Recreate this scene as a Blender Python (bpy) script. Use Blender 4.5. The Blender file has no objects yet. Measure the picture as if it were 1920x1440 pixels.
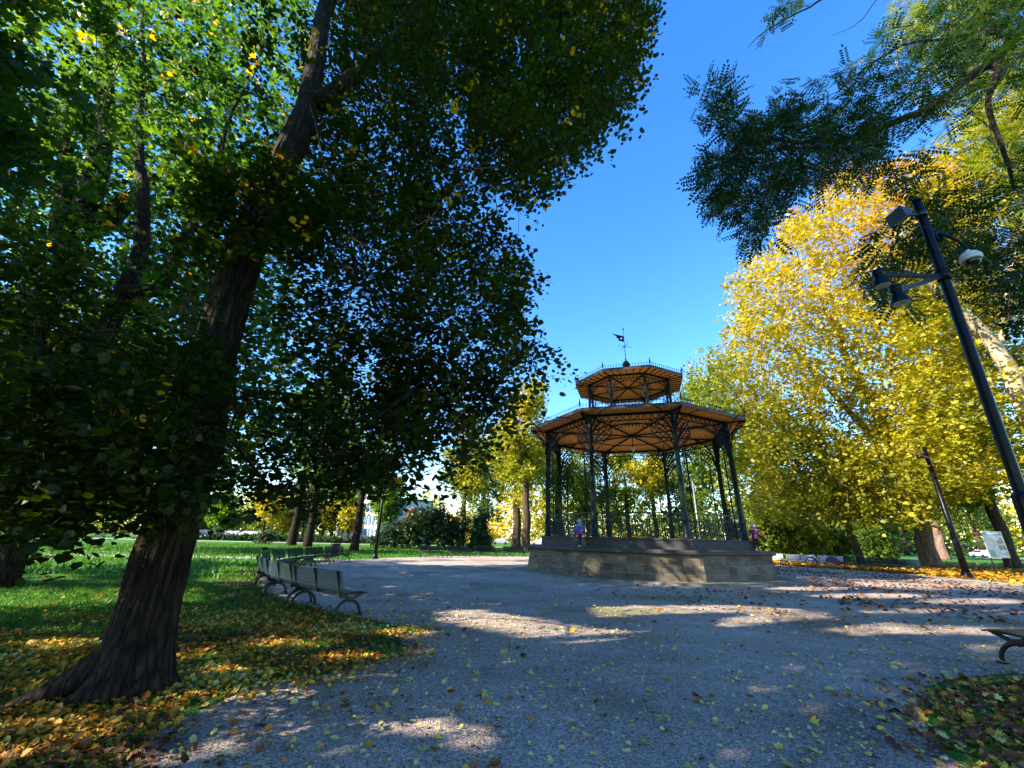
import bpy, math, random
import numpy as np
from mathutils import Vector, Matrix

scene = bpy.context.scene
COL = scene.collection
R_ = math.radians

# ------------------------------------------------------------------ camera
FPX, CAM_H, PITCH, ROLL = 765.8, 1.6, R_(20.66), R_(1.364)
cam_data = bpy.data.cameras.new('camera')
cam_data.sensor_width = 36.0
cam_data.lens = 36.0 * FPX / 1920.0
cam_data.clip_start, cam_data.clip_end = 0.05, 3000
cam = bpy.data.objects.new('camera', cam_data)
COL.objects.link(cam)
_cp, _sp = math.cos(PITCH), math.sin(PITCH)
_f = Vector((0, _cp, _sp)); _u0 = Vector((0, -_sp, _cp)); _r0 = Vector((1, 0, 0))
_cr, _sr = math.cos(ROLL), math.sin(ROLL)
_r = _r0 * _cr + _u0 * _sr
_u = -_r0 * _sr + _u0 * _cr
cam.matrix_world = Matrix(((_r.x, _u.x, -_f.x, 0), (_r.y, _u.y, -_f.y, 0), (_r.z, _u.z, -_f.z, CAM_H), (0, 0, 0, 1)))
scene.camera = cam

# ------------------------------------------------------------------ sky, sun, exposure
SUN_EL = R_(31)
SUN_DIR = Vector((-math.cos(SUN_EL) * 0.927, -math.cos(SUN_EL) * 0.375, math.sin(SUN_EL))).normalized()
world = bpy.data.worlds.new('World'); scene.world = world
world.use_nodes = True
wt = world.node_tree
bg = wt.nodes['Background']
sky = wt.nodes.new('ShaderNodeTexSky')
sky.sky_type = 'NISHITA'; sky.sun_disc = False
sky.sun_elevation = SUN_EL
sky.sun_rotation = math.atan2(SUN_DIR.x, SUN_DIR.y)
sky.altitude = 200; sky.air_density = 1.3; sky.dust_density = 0.1; sky.ozone_density = 4.5
hs = wt.nodes.new('ShaderNodeHueSaturation')
hs.inputs['Hue'].default_value = 0.509; hs.inputs['Saturation'].default_value = 1.27
hs.inputs['Value'].default_value = 1.0
wt.links.new(sky.outputs[0], hs.inputs['Color'])
wt.links.new(hs.outputs[0], bg.inputs[0])
bg.inputs[1].default_value = 0.117
sun_data = bpy.data.lights.new('sun', 'SUN')
sun_data.energy = 5.0; sun_data.angle = R_(0.5); sun_data.color = (1.0, 0.87, 0.68)
sun = bpy.data.objects.new('sun', sun_data); COL.objects.link(sun)
sun.rotation_euler = (-SUN_DIR).to_track_quat('-Z', 'Y').to_euler()
scene.view_settings.view_transform = 'Standard'
scene.view_settings.look = 'None'
scene.view_settings.exposure = 2.05
scene.view_settings.gamma = 1.0
cy = scene.cycles
cy.max_bounces = 7; cy.diffuse_bounces = 4; cy.glossy_bounces = 2; cy.transmission_bounces = 4; cy.transparent_max_bounces = 4
cy.caustics_reflective = False; cy.caustics_refractive = False

# ------------------------------------------------------------------ pixel helpers (photo pixels -> world)
def ray(u, v):
    x = (np.asarray(u, float) - 960) / FPX; y = -(np.asarray(v, float) - 720) / FPX
    xr = x * _cr - y * _sr; yr = x * _sr + y * _cr
    return np.stack([xr, _cp - yr * _sp, _sp + yr * _cp], -1)
def P(u, v, Y):
    r = ray(u, v); t = np.asarray(Y, float) / r[..., 1]
    return r * t[..., None] + np.array([0, 0, CAM_H])
def G(u, v, z=0.0):
    r = ray(u, v); t = (z - CAM_H) / r[..., 2]
    return r * t[..., None] + np.array([0, 0, CAM_H])
def PV(u, v, Y): return Vector(P(u, v, Y))

# ------------------------------------------------------------------ mesh builder
class MB:
    def __init__(s): s.v = []; s.f = []; s.uv = {}; s.n = 0; s.mi = {}; s.smooth = set(); s.cur = 0; s.sm = False
    def add(s, verts, faces, uvs=None):
        b = s.n
        s.v.extend([tuple(p) for p in verts]); s.n += len(verts)
        for i, f in enumerate(faces):
            k = len(s.f); s.f.append([b + j for j in f])
            if s.cur: s.mi[k] = s.cur
            if s.sm: s.smooth.add(k)
            if uvs: s.uv[k] = uvs[i]
        return s
    def box(s, c, size, rot=None):
        hx, hy, hz = size[0] / 2, size[1] / 2, size[2] / 2
        vs = [Vector((x, y, z)) for x in (-hx, hx) for y in (-hy, hy) for z in (-hz, hz)]
        if rot is not None: vs = [rot @ v for v in vs]
        c = Vector(c)
        return s.add([v + c for v in vs], [(0, 1, 3, 2), (4, 6, 7, 5), (0, 4, 5, 1), (2, 3, 7, 6), (0, 2, 6, 4), (1, 5, 7, 3)])
    def beam(s, a, b, w, h, up=(0, 0, 1)):
        a = Vector(a); b = Vector(b); d = b - a; L = d.length
        if L < 1e-6: return s
        d /= L; up = Vector(up)
        x = up.cross(d)
        if x.length < 1e-4: x = Vector((1, 0, 0)).cross(d)
        x.normalize(); z = d.cross(x)
        m = Matrix((x, d, z)).transposed()
        return s.box((a + b) / 2, (w, L, h), m)
    def tube(s, pts, radii, n=8, cap=True, wob=None):
        pts = [Vector(p) for p in pts]; m = len(pts)
        if not hasattr(radii, '__len__'): radii = [radii] * m
        t0 = (pts[1] - pts[0]).normalized()
        ref = Vector((0, 0, 1)) if abs(t0.z) < 0.9 else Vector((1, 0, 0))
        x = ref.cross(t0).normalized(); vs = []
        for i, p in enumerate(pts):
            a = pts[max(i - 1, 0)]; b = pts[min(i + 1, m - 1)]
            t = (b - a)
            t = t.normalized() if t.length > 1e-9 else t0
            x = (x - t * x.dot(t))
            x = x.normalized() if x.length > 1e-6 else t.orthogonal().normalized()
            y = t.cross(x)
            for k in range(n):
                th = 2 * math.pi * k / n
                r = radii[i] * (1 if wob is None else wob(i, th, p))
                vs.append(p + (x * math.cos(th) + y * math.sin(th)) * r)
        fs = []
        for i in range(m - 1):
            for k in range(n):
                k2 = (k + 1) % n
                fs.append((i * n + k, i * n + k2, (i + 1) * n + k2, (i + 1) * n + k))
        if cap: fs.append(tuple(range(n - 1, -1, -1))); fs.append(tuple((m - 1) * n + k for k in range(n)))
        sm = s.sm; s.sm = True; s.add(vs, fs); s.sm = sm
        return s
    def lathe(s, prof, c=(0, 0, 0), n=16, rot=None):
        c = Vector(c); vs = []
        for r, z in prof:
            for k in range(n):
                th = 2 * math.pi * k / n
                q = Vector((r * math.cos(th), r * math.sin(th), z))
                vs.append((rot @ q if rot is not None else q) + c)
        fs = []
        for i in range(len(prof) - 1):
            for k in range(n):
                k2 = (k + 1) % n
                fs.append((i * n + k, i * n + k2, (i + 1) * n + k2, (i + 1) * n + k))
        fs.append(tuple(range(n - 1, -1, -1))); fs.append(tuple((len(prof) - 1) * n + k for k in range(n)))
        sm = s.sm; s.sm = n > 8; s.add(vs, fs); s.sm = sm
        return s
    def torus(s, c, R, r, ax=(0, 1, 0), n=24, k=6, a0=0, a1=2 * math.pi, xdir=None):
        ax = Vector(ax).normalized(); x = Vector(xdir) if xdir else ax.orthogonal().normalized(); y = ax.cross(x)
        full = abs(a1 - a0 - 2 * math.pi) < 1e-6
        pts = [Vector(c) + (x * math.cos(a0 + (a1 - a0) * i / n) + y * math.sin(a0 + (a1 - a0) * i / n)) * R for i in range(n + 1)]
        return s.tube(pts, r, k, cap=not full)
    def diamond(s, c, w, h, up=(0, 0, 1)):
        c = Vector(c); up = Vector(up); x = up.orthogonal().normalized(); y = up.cross(x)
        vs = [c + up * h / 2, c - up * h / 2] + [c + d * w / 2 for d in (x, y, -x, -y)]
        return s.add(vs, [(0, 2, 3), (0, 3, 4), (0, 4, 5), (0, 5, 2), (1, 3, 2), (1, 4, 3), (1, 5, 4), (1, 2, 5)])
    def build(s, name, mats, parent=None):
        me = bpy.data.meshes.new(name)
        me.from_pydata(s.v, [], s.f)
        if not isinstance(mats, (list, tuple)): mats = [mats]
        for m in mats: me.materials.append(m)
        for k, i in s.mi.items(): me.polygons[k].material_index = i
        for k in s.smooth: me.polygons[k].use_smooth = True
        if s.uv:
            ul = me.uv_layers.new(name='UVMap')
            for k, uv in s.uv.items():
                for li, q in zip(me.polygons[k].loop_indices, uv): ul.data[li].uv = q
        o = bpy.data.objects.new(name, me); COL.objects.link(o)
        if parent is not None: o.parent = parent
        return o

def tag(o, label=None, cat=None, group=None, kind=None):
    if label: o['label'] = label
    if cat: o['category'] = cat
    if group: o['group'] = group
    if kind: o['kind'] = kind
    return o
def thing(name, label, cat, loc=(0, 0, 0), rz=0, group=None):
    o = bpy.data.objects.new(name, None); COL.objects.link(o)
    o.location = loc; o.rotation_euler = (0, 0, rz); o.empty_display_size = 0.2
    return tag(o, label, cat, group)
def copy_tree(o, parent=None):
    c = o.copy(); COL.objects.link(c)
    if parent is not None: c.parent = parent
    for ch in list(o.children): copy_tree(ch, c)
    return c

# ------------------------------------------------------------------ materials
def nodemat(name):
    m = bpy.data.materials.new(name); m.use_nodes = True
    nt = m.node_tree; b = nt.nodes['Principled BSDF']
    return m, nt, b
def N(nt, typ, **kw):
    n = nt.nodes.new(typ)
    for k, v in kw.items():
        if k.startswith('i_'):
            key = k[2:]; n.inputs[int(key) if key.isdigit() else key.replace('_', ' ')].default_value = v
        else: setattr(n, k, v)
    return n
def ramp(nt, fac, stops):
    r = nt.nodes.new('ShaderNodeValToRGB'); e = r.color_ramp.elements
    while len(e) < len(stops): e.new(0.5)
    for el, (p, c) in zip(e, stops): el.position = p; el.color = (*c, 1)
    nt.links.new(fac, r.inputs[0]); return r
def coords(nt, kind='Object', scale=(1, 1, 1)):
    tc = N(nt, 'ShaderNodeTexCoord'); mp = N(nt, 'ShaderNodeMapping'); mp.inputs['Scale'].default_value = scale
    nt.links.new(tc.outputs[kind], mp.inputs[0]); return mp.outputs[0]
def simple(name, col, rough=0.5, metal=0.0, var=0.25, vscale=6.0, bump=0.0, bscale=40.0, spec=0.5, kind='Object'):
    m, nt, b = nodemat(name)
    co = coords(nt, kind)
    nz = N(nt, 'ShaderNodeTexNoise', i_Scale=vscale, i_Detail=5.0); nt.links.new(co, nz.inputs['Vector'])
    lo = tuple(max(0, c * (1 - var)) for c in col); hi = tuple(min(1, c * (1 + var)) for c in col)
    r = ramp(nt, nz.outputs[0], [(0.3, lo), (0.7, hi)])
    nt.links.new(r.outputs[0], b.inputs['Base Color'])
    b.inputs['Roughness'].default_value = rough; b.inputs['Metallic'].default_value = metal
    b.inputs['Specular IOR Level'].default_value = spec
    if bump:
        n2 = N(nt, 'ShaderNodeTexNoise', i_Scale=bscale, i_Detail=4.0); nt.links.new(co, n2.inputs['Vector'])
        bp = N(nt, 'ShaderNodeBump', i_Strength=bump, i_Distance=0.02)
        nt.links.new(n2.outputs[0], bp.inputs['Height']); nt.links.new(bp.outputs[0], b.inputs['Normal'])
    return m
def leafmat(name, stops, trans=0.45, tsat=1.25, tval=1.6, rough=0.45, spec=0.35):
    m, nt, b = nodemat(name)
    at = N(nt, 'ShaderNodeAttribute', attribute_name='tint')
    r = ramp(nt, at.outputs['Fac'], stops)
    nt.links.new(r.outputs[0], b.inputs['Base Color'])
    b.inputs['Roughness'].default_value = rough; b.inputs['Specular IOR Level'].default_value = spec
    h = N(nt, 'ShaderNodeHueSaturation'); h.inputs['Hue'].default_value = 0.485; h.inputs['Saturation'].default_value = tsat; h.inputs['Value'].default_value = tval
    nt.links.new(r.outputs[0], h.inputs['Color'])
    t = N(nt, 'ShaderNodeBsdfTranslucent'); nt.links.new(h.outputs[0], t.inputs[0])
    mx = N(nt, 'ShaderNodeMixShader', i_0=trans)
    nt.links.new(b.outputs[0], mx.inputs[1]); nt.links.new(t.outputs[0], mx.inputs[2])
    nt.links.new(mx.outputs[0], nt.nodes['Material Output'].inputs[0])
    return m
def barkmat(name, c0, c1, sx=9.0, sz=1.3, strength=0.9, crack=1.0):
    m, nt, b = nodemat(name)
    co = coords(nt, 'Object', (sx, sx, sz))
    nz = N(nt, 'ShaderNodeTexNoise', i_Scale=1.6, i_Detail=7.0, i_Distortion=0.6); nt.links.new(co, nz.inputs['Vector'])
    vo = N(nt, 'ShaderNodeTexVoronoi', feature='DISTANCE_TO_EDGE', i_Scale=1.3); nt.links.new(co, vo.inputs['Vector'])
    r = ramp(nt, nz.outputs[0], [(0.3, c0), (0.72, c1)])
    mt = N(nt, 'ShaderNodeMath', operation='MULTIPLY_ADD', i_1=0.9); nt.links.new(vo.outputs[0], mt.inputs[0]); nt.links.new(nz.outputs[0], mt.inputs[2])
    bp = N(nt, 'ShaderNodeBump', i_Strength=strength, i_Distance=0.09); nt.links.new(mt.outputs[0], bp.inputs['Height'])
    ck = ramp(nt, vo.outputs[0], [(0.0, (0.25, 0.25, 0.25)), (0.12, (0.9, 0.9, 0.9)), (0.4, (1.7, 1.65, 1.6))])
    ml = N(nt, 'ShaderNodeMix', data_type='RGBA', blend_type='MULTIPLY', i_0=crack); nt.links.new(r.outputs[0], ml.inputs[6]); nt.links.new(ck.outputs[0], ml.inputs[7])
    nt.links.new(ml.outputs[2], b.inputs['Base Color']); nt.links.new(bp.outputs[0], b.inputs['Normal'])
    b.inputs['Roughness'].default_value = 0.9; b.inputs['Specular IOR Level'].default_value = 0.2
    return m

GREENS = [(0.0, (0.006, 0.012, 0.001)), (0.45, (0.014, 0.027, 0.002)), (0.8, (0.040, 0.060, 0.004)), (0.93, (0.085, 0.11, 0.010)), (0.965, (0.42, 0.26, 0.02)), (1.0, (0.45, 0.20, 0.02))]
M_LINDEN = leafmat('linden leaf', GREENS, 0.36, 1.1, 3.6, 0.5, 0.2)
M_MAPLEG = leafmat('backlit green leaf', [(0.0, (0.010, 0.03, 0.006)), (0.5, (0.026, 0.062, 0.007)), (0.88, (0.085, 0.13, 0.012)), (0.95, (0.26, 0.22, 0.02)), (1.0, (0.5, 0.22, 0.02))], 0.5, 1.1, 4.0)
M_ROBIN = leafmat('robinia leaf', [(0.0, (0.008, 0.022, 0.005)), (0.6, (0.016, 0.045, 0.007)), (0.9, (0.07, 0.12, 0.010)), (1.0, (0.30, 0.29, 0.02))], 0.35, 1.15, 2.0)
M_YELLOW = leafmat('autumn yellow leaf', [(0.0, (0.06, 0.10, 0.008)), (0.22, (0.19, 0.20, 0.012)), (0.45, (0.40, 0.35, 0.018)), (0.75, (0.52, 0.42, 0.022)), (0.95, (0.56, 0.40, 0.02)), (1.0, (0.48, 0.22, 0.012))], 0.4, 1.1, 1.1)
M_YELGRN = leafmat('turning green leaf', [(0.0, (0.04, 0.09, 0.010)), (0.4, (0.12, 0.18, 0.014)), (0.75, (0.34, 0.33, 0.02)), (1.0, (0.62, 0.44, 0.02))], 0.4, 1.15, 1.35)
M_SHRUB = leafmat('dark shrub leaf', [(0.0, (0.012, 0.03, 0.012)), (0.6, (0.03, 0.065, 0.02)), (1.0, (0.09, 0.085, 0.03))], 0.25, 1.1, 1.3)
M_LITTER = leafmat('fallen leaf', [(0.0, (0.05, 0.022, 0.008)), (0.25, (0.22, 0.085, 0.012)), (0.45, (0.50, 0.22, 0.015)), (0.62, (0.58, 0.36, 0.025)), (0.8, (0.52, 0.46, 0.13)), (0.92, (0.42, 0.41, 0.18)), (1.0, (0.18, 0.22, 0.05))], 0.15, 1.0, 1.0, 0.6, 0.3)
M_BROWNLIT = leafmat('brown fallen leaf', [(0.0, (0.035, 0.012, 0.008)), (0.4, (0.13, 0.04, 0.012)), (0.75, (0.30, 0.11, 0.02)), (1.0, (0.5, 0.27, 0.03))], 0.15, 1.0, 1.0, 0.6, 0.3)
M_GRASS = leafmat('grass blade', [(0.0, (0.02, 0.085, 0.006)), (0.6, (0.04, 0.15, 0.009)), (1.0, (0.09, 0.19, 0.015))], 0.35, 1.1, 1.6, 0.5, 0.3)
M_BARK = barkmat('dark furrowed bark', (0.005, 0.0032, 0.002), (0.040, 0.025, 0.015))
M_BARK2 = barkmat('brown bark', (0.03, 0.02, 0.014), (0.11, 0.075, 0.05), 5.0, 1.0, 0.9, 0.5)
M_BARKP = barkmat('pale plane tree bark', (0.2, 0.15, 0.09), (0.5, 0.4, 0.27), 1.6, 0.9, 0.3, 0.12)

M_BARKK = barkmat('pinkish sunlit bark', (0.09, 0.06, 0.045), (0.24, 0.16, 0.12), 3.0, 0.8, 0.5, 0.3)  # pinkish brown bark, paler than the plain brown one
# ------------------------------------------------------------------ leaf clouds
SHAPES = {
 'round': ([(0, 0, 0), (.18, .38, .05), (.58, .46, .07), (1.05, 0, -.03), (.58, -.46, .07), (.18, -.38, .05)], [(0, 1, 2, 3), (0, 3, 4, 5)]),
 'quad': ([(0, 0, 0), (.5, .42, .06), (1, 0, 0), (.5, -.42, .06)], [(0, 1, 2, 3)]),
 'oval': ([(0, 0, 0), (.35, .26, .06), (.75, .22, .04), (1.05, 0, -.02), (.75, -.22, .04), (.35, -.26, .06)], [(0, 1, 2, 3), (0, 3, 4, 5)]),
 'maple': ([(0, 0, 0), (.05, .3, .06), (.3, .62, .1), (.42, .3, .03), (.8, .5, .12), (.72, .18, .03), (1.1, 0, .05), (.72, -.18, .03), (.8, -.5, .12), (.42, -.3, .03), (.3, -.62, .1), (.05, -.3, .06)], [(0, 1, 2, 3), (0, 3, 4, 5), (0, 5, 6, 7), (0, 7, 8, 9), (0, 9, 10, 11)]),
 'curled': ([(0, 0, .05), (.25, .34, .22), (.7, .30, .30), (1.0, .05, .12), (.75, -.22, .02), (.3, -.30, .10), (.5, .02, -.02)], [(0, 1, 6), (1, 2, 6), (2, 3, 6), (3, 4, 6), (4, 5, 6), (5, 0, 6)]),
 'blade': ([(0, -.05, 0), (0, .05, 0), (1, 0, 0)], [(0, 1, 2)]),
}
_pv, _pf = [], []
for i in range(7):
    x = 0.12 + i * 0.13
    for sgn in (1, -1):
        if i == 6 and sgn < 0: continue
        b = len(_pv)
        if i == 6: a = (1, 0)
        else: a = (0.45, sgn * 0.89)
        p = (-a[1], a[0]); L, W = 0.24, 0.055
        dz = -0.05
        for (l, w, z) in ((0.02, 0, 0), (.5 * L, W, dz * .3), (L, 0, dz), (.5 * L, -W, dz * .3)):
            _pv.append((x + a[0] * l + p[0] * w, a[1] * l + p[1] * w, z))
        _pf.append((b, b + 1, b + 2, b + 3))
SHAPES['pinnate'] = (_pv, _pf)

def unit(a):
    return a / np.maximum(np.linalg.norm(a, axis=-1, keepdims=True), 1e-9)
def leaf_object(name, pos, axis, nrm, size, shape, mat, tint, parent=None):
    n = len(pos)
    bv = np.array(SHAPES[shape][0], float); bf = SHAPES[shape][1]
    t = unit(axis - nrm * (axis * nrm).sum(-1, keepdims=True)); b = np.cross(nrm, t)
    size = np.broadcast_to(size, (n,))
    V = pos[:, None, :] + size[:, None, None] * (bv[None, :, 0, None] * t[:, None, :] + bv[None, :, 1, None] * b[:, None, :] + bv[None, :, 2, None] * nrm[:, None, :])
    k = len(bv)
    loops = np.concatenate([np.array(f) for f in bf]); lens = np.array([len(f) for f in bf])
    L = (loops[None, :] + (np.arange(n) * k)[:, None]).ravel().astype(np.int32)
    tot = np.tile(lens, n); st = np.concatenate([[0], np.cumsum(tot)[:-1]]).astype(np.int32)
    me = bpy.data.meshes.new(name)
    me.vertices.add(n * k); me.vertices.foreach_set('co', V.astype(np.float32).ravel())
    me.loops.add(len(L)); me.loops.foreach_set('vertex_index', L)
    me.polygons.add(len(tot)); me.polygons.foreach_set('loop_start', st)
    me.update(calc_edges=True)
    a = me.attributes.new('tint', 'FLOAT', 'FACE')
    a.data.foreach_set('value', np.repeat(tint, len(bf)).astype(np.float32))
    me.materials.append(mat)
    o = bpy.data.objects.new(name, me); COL.objects.link(o)
    if parent is not None: o.parent = parent
    return o
def snoise(p, rng, freq, k=7):
    out = np.zeros(len(p))
    for i in range(k):
        d = unit(rng.normal(size=p.shape[1])); f = freq * (0.6 + 1.2 * rng.random())
        out += np.sin(p @ d * f * 2 * math.pi + rng.random() * 6.28)
    return out / math.sqrt(k / 2)
def inpoly(u, v, poly):
    poly = np.array(poly, float); inside = np.zeros(len(u), bool); j = len(poly) - 1
    for i in range(len(poly)):
        xi, yi = poly[i]; xj, yj = poly[j]
        c = ((yi > v) != (yj > v)) & (u < (xj - xi) * (v - yi) / (yj - yi + 1e-12) + xi)
        inside ^= c; j = i
    return inside
def poly_pts(rng, poly, n, Y0, Y1, holes=(), jit=14):
    a = np.array(poly, float); lo, hi = a.min(0), a.max(0); out = []
    got = 0
    while got < n:
        u = rng.uniform(lo[0], hi[0], n); v = rng.uniform(lo[1], hi[1], n)
        uj = u + rng.normal(0, jit, n); vj = v + rng.normal(0, jit, n)
        ok = inpoly(uj, vj, poly)
        for h in holes: ok &= ~(inpoly(uj, vj, h) & (rng.random(n) < 0.93))
        u, v = u[ok], v[ok]
        out.append(P(u, v, rng.uniform(Y0, Y1, len(u)))); got += len(u)
    return np.concatenate(out)[:n]
def blob_pts(rng, blobs, n):
    vol = np.array([b[3] ** 2.2 if np.isscalar(b[3]) else np.prod(b[3]) ** (2.2 / 3) for b in blobs]); vol = vol / vol.sum(); out = []
    for b, w in zip(blobs, vol):
        m = max(4, int(n * w)); d = unit(rng.normal(size=(m, 3))); r = rng.random((m, 1)) ** 0.42
        out.append(np.array(b[:3]) + d * r * np.array(b[3]))
    return np.concatenate(out)
def clump(p, rng, freq, keep):
    v = snoise(p, rng, freq); return p[v > np.quantile(v, 1 - keep)]

def smooth_path(path):
    if len(path) < 3: return path
    Q = [np.array(q, float) for q, r in path]; Rr = [r for q, r in path]; out = []
    for i in range(len(Q) - 1):
        p0 = Q[i - 1] if i else 2 * Q[0] - Q[1]; p3 = Q[i + 2] if i + 2 < len(Q) else 2 * Q[-1] - Q[-2]; p1, p2 = Q[i], Q[i + 1]
        m = max(1, int(np.linalg.norm(p2 - p1) / 0.45))
        for k in range(m):
            t = k / m; w = 0.018 * np.linalg.norm(p2 - p1) * math.sin(math.pi * t)
            j = np.array([math.sin(i * 5.1 + t * 7 + q) for q in (0, 2, 4)]) * w if i else 0
            out.append((0.5 * (2 * p1 + (p2 - p0) * t + (2 * p0 - 5 * p1 + 4 * p2 - p3) * t * t + (3 * p1 - p0 - 3 * p2 + p3) * t ** 3) + j, Rr[i] + (Rr[i + 1] - Rr[i]) * t))
    out.append((Q[-1], Rr[-1])); return out
# ground outlines of sun flecks; leaves shading them are cut out of every crown
def _ell(u, v, a, b): return [(u + a * math.cos(t), v + b * math.sin(t)) for t in np.linspace(0, 6.283, 13)[:-1]]
FLECKS = [_ell(860, 1361, 64, 13), _ell(748, 1388, 60, 8), _ell(915, 1406, 50, 13), _ell(930, 1236, 36, 7), _ell(1040, 1243, 32, 4), _ell(686, 1267, 64, 7), _ell(790, 1218, 28, 6), _ell(762, 1188, 56, 9),
          [(836, 1158), (900, 1151), (1024, 1166), (1090, 1176), (1235, 1188), (1240, 1200), (1120, 1204), (1000, 1196), (920, 1182), (850, 1170)], _ell(1150, 1148, 52, 8), [(1200, 1139), (1380, 1138), (1537, 1146), (1530, 1152), (1380, 1150), (1210, 1153)],
          [(1350, 1168), (1440, 1158), (1560, 1160), (1690, 1172), (1900, 1178), (1900, 1190), (1690, 1187), (1600, 1190), (1500, 1178), (1400, 1178)], [(1600, 1147), (1690, 1142), (1900, 1143), (1900, 1151), (1700, 1152)], _ell(1228, 1190, 30, 9), _ell(1875, 1214, 46, 7), _ell(1466, 1229, 26, 3),
          [(1436, 1425), (1560, 1412), (1700, 1418), (1810, 1424), (1830, 1470), (1420, 1470)], _ell(1250, 1320, 14, 3),
          _ell(395, 1238, 72, 14), _ell(560, 1208, 90, 9), _ell(640, 1232, 80, 8), _ell(430, 1266, 60, 9), _ell(95, 1178, 90, 7), _ell(125, 1216, 46, 12), _ell(170, 1376, 80, 16), _ell(60, 1275, 60, 12), _ell(300, 1410, 60, 9), _ell(40, 1420, 60, 14)]
FLECKS += [_ell(440, 1080, 62, 13), _ell(150, 1053, 90, 6), _ell(110, 1082, 66, 5), _ell(480, 1052, 70, 4), _ell(570, 1047, 50, 2), _ell(620, 1300, 40, 5), _ell(1330, 1400, 40, 6), _ell(1010, 1330, 26, 4), _ell(1640, 1118, 110, 4), _ell(1820, 1128, 100, 5), _ell(1520, 1104, 80, 3), _ell(880, 1056, 120, 3), _ell(1700, 1098, 90, 3)]
for _i, _fk in enumerate(FLECKS):
    _a = np.array(_fk); _c = _a.mean(0); FLECKS[_i] = [tuple(q) for q in _c + (_a - _c) * np.array([1.18, 1.4])]
def project(p):
    d = p - np.array([0, 0, CAM_H]); w = np.maximum(d[..., 1] * _cp + d[..., 2] * _sp, 1e-3); x = d[..., 0] / w; y = (-d[..., 1] * _sp + d[..., 2] * _cp) / w
    return 960 + FPX * (x * _cr + y * _sr), 720 - FPX * (-x * _sr + y * _cr)
def in_fleck(p, rng):
    S = np.array(SUN_DIR); q = p - S * (p[:, 2:3] / S[2]) + np.concatenate([rng.normal(0, .045, (len(p), 2)), np.zeros((len(p), 1))], 1)
    u, v = project(q); hit = np.zeros(len(p), bool)
    for f in FLECKS: hit |= inpoly(u, v, f)
    return hit & (q[:, 1] > .5)
class Skeleton:
    def __init__(s, paths):            # paths: lists of (point, radius); the first is the trunk
        s.p = []; s.par = []; s.fix = []
        for path in paths:
            path = smooth_path(path)
            prev = None
            for i, (q, r) in enumerate(path):
                q = np.array(q, float)
                if prev is None:
                    if s.p:
                        prev = int(np.argmin(np.linalg.norm(np.array(s.p) - q, axis=1)))
                    else:
                        s.p.append(q); s.par.append(-1); s.fix.append(r); prev = 0; continue
                a = s.p[prev]; m = max(1, int(np.linalg.norm(q - a) / 0.5)); r0 = s.fix[prev]
                for k in range(1, m + 1):
                    s.p.append(a + (q - a) * k / m); s.par.append(prev); s.fix.append(r0 + (r - r0) * k / m if i else r); prev = len(s.p) - 1
        s.nfix = len(s.p)
    def grow(s, cl, rng, minz, rtip=0.012, step=0.6, kr=1.0):
        base = np.array(s.p).mean(0)
        start = np.array([q for q in s.p if q[2] > minz] or [s.p[-1]])
        order = np.argsort([np.linalg.norm(start - c, axis=1).min() for c in cl])
        allow = [q[2] > minz for q in s.p]
        for ci in order:
            c = cl[ci]; A = np.array(s.p); d = np.linalg.norm(A - c, axis=1)
            d = d + np.where(np.array(allow), 0, 1e3) + np.maximum(0, A[:, 2] - c[2]) * 0.7
            j = int(np.argmin(d)); a = A[j]; L = np.linalg.norm(c - a); m = max(1, int(L / step))
            pj = s.par[j]
            d0 = unit(a - s.p[pj]) if pj >= 0 else unit(c - a)
            mid = a + (c - a) * 0.5 + d0 * L * 0.12 + np.array([0, 0, 0.06 * L]) + rng.normal(0, 0.05 * L, 3)
            prev = j
            for k in range(1, m + 1):
                t = k / m; q = a * (1 - t) ** 2 + 2 * mid * t * (1 - t) + c * t * t
                s.p.append(q); s.par.append(prev); s.fix.append(None); allow.append(True); prev = len(s.p) - 1
        n = len(s.p); w = np.zeros(n); ch = [[] for _ in range(n)]
        for i, pr in enumerate(s.par):
            if pr >= 0: ch[pr].append(i)
        for i in range(n - 1, -1, -1):
            if not ch[i]: w[i] = 1
            if s.par[i] >= 0: w[s.par[i]] += w[i]
        s.r = [f if f is not None else rtip * kr * max(1, w[i]) ** 0.52 for i, f in enumerate(s.fix)]
        s.ch = ch
    def mesh(s, mb, sides=6, skip=0.0):
        used = set()
        for i in range(len(s.p)):
            for c in s.ch[i]:
                if c in used: continue
                if not (s.fix[c] is None or c >= 0): continue
                pth = [i, c]; used.add(c)
                while True:
                    nx = [q for q in s.ch[pth[-1]] if q not in used]
                    if not nx: break
                    b = max(nx, key=lambda q: s.r[q]); used.add(b); pth.append(b)
                rr = [s.r[q] for q in pth]; rr[0] = min(rr[0], rr[1] * 1.15)
                mb.tube([s.p[q] for q in pth], rr, 10 if rr[1] > .12 else sides if rr[1] > .03 else 4, cap=True)

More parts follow.
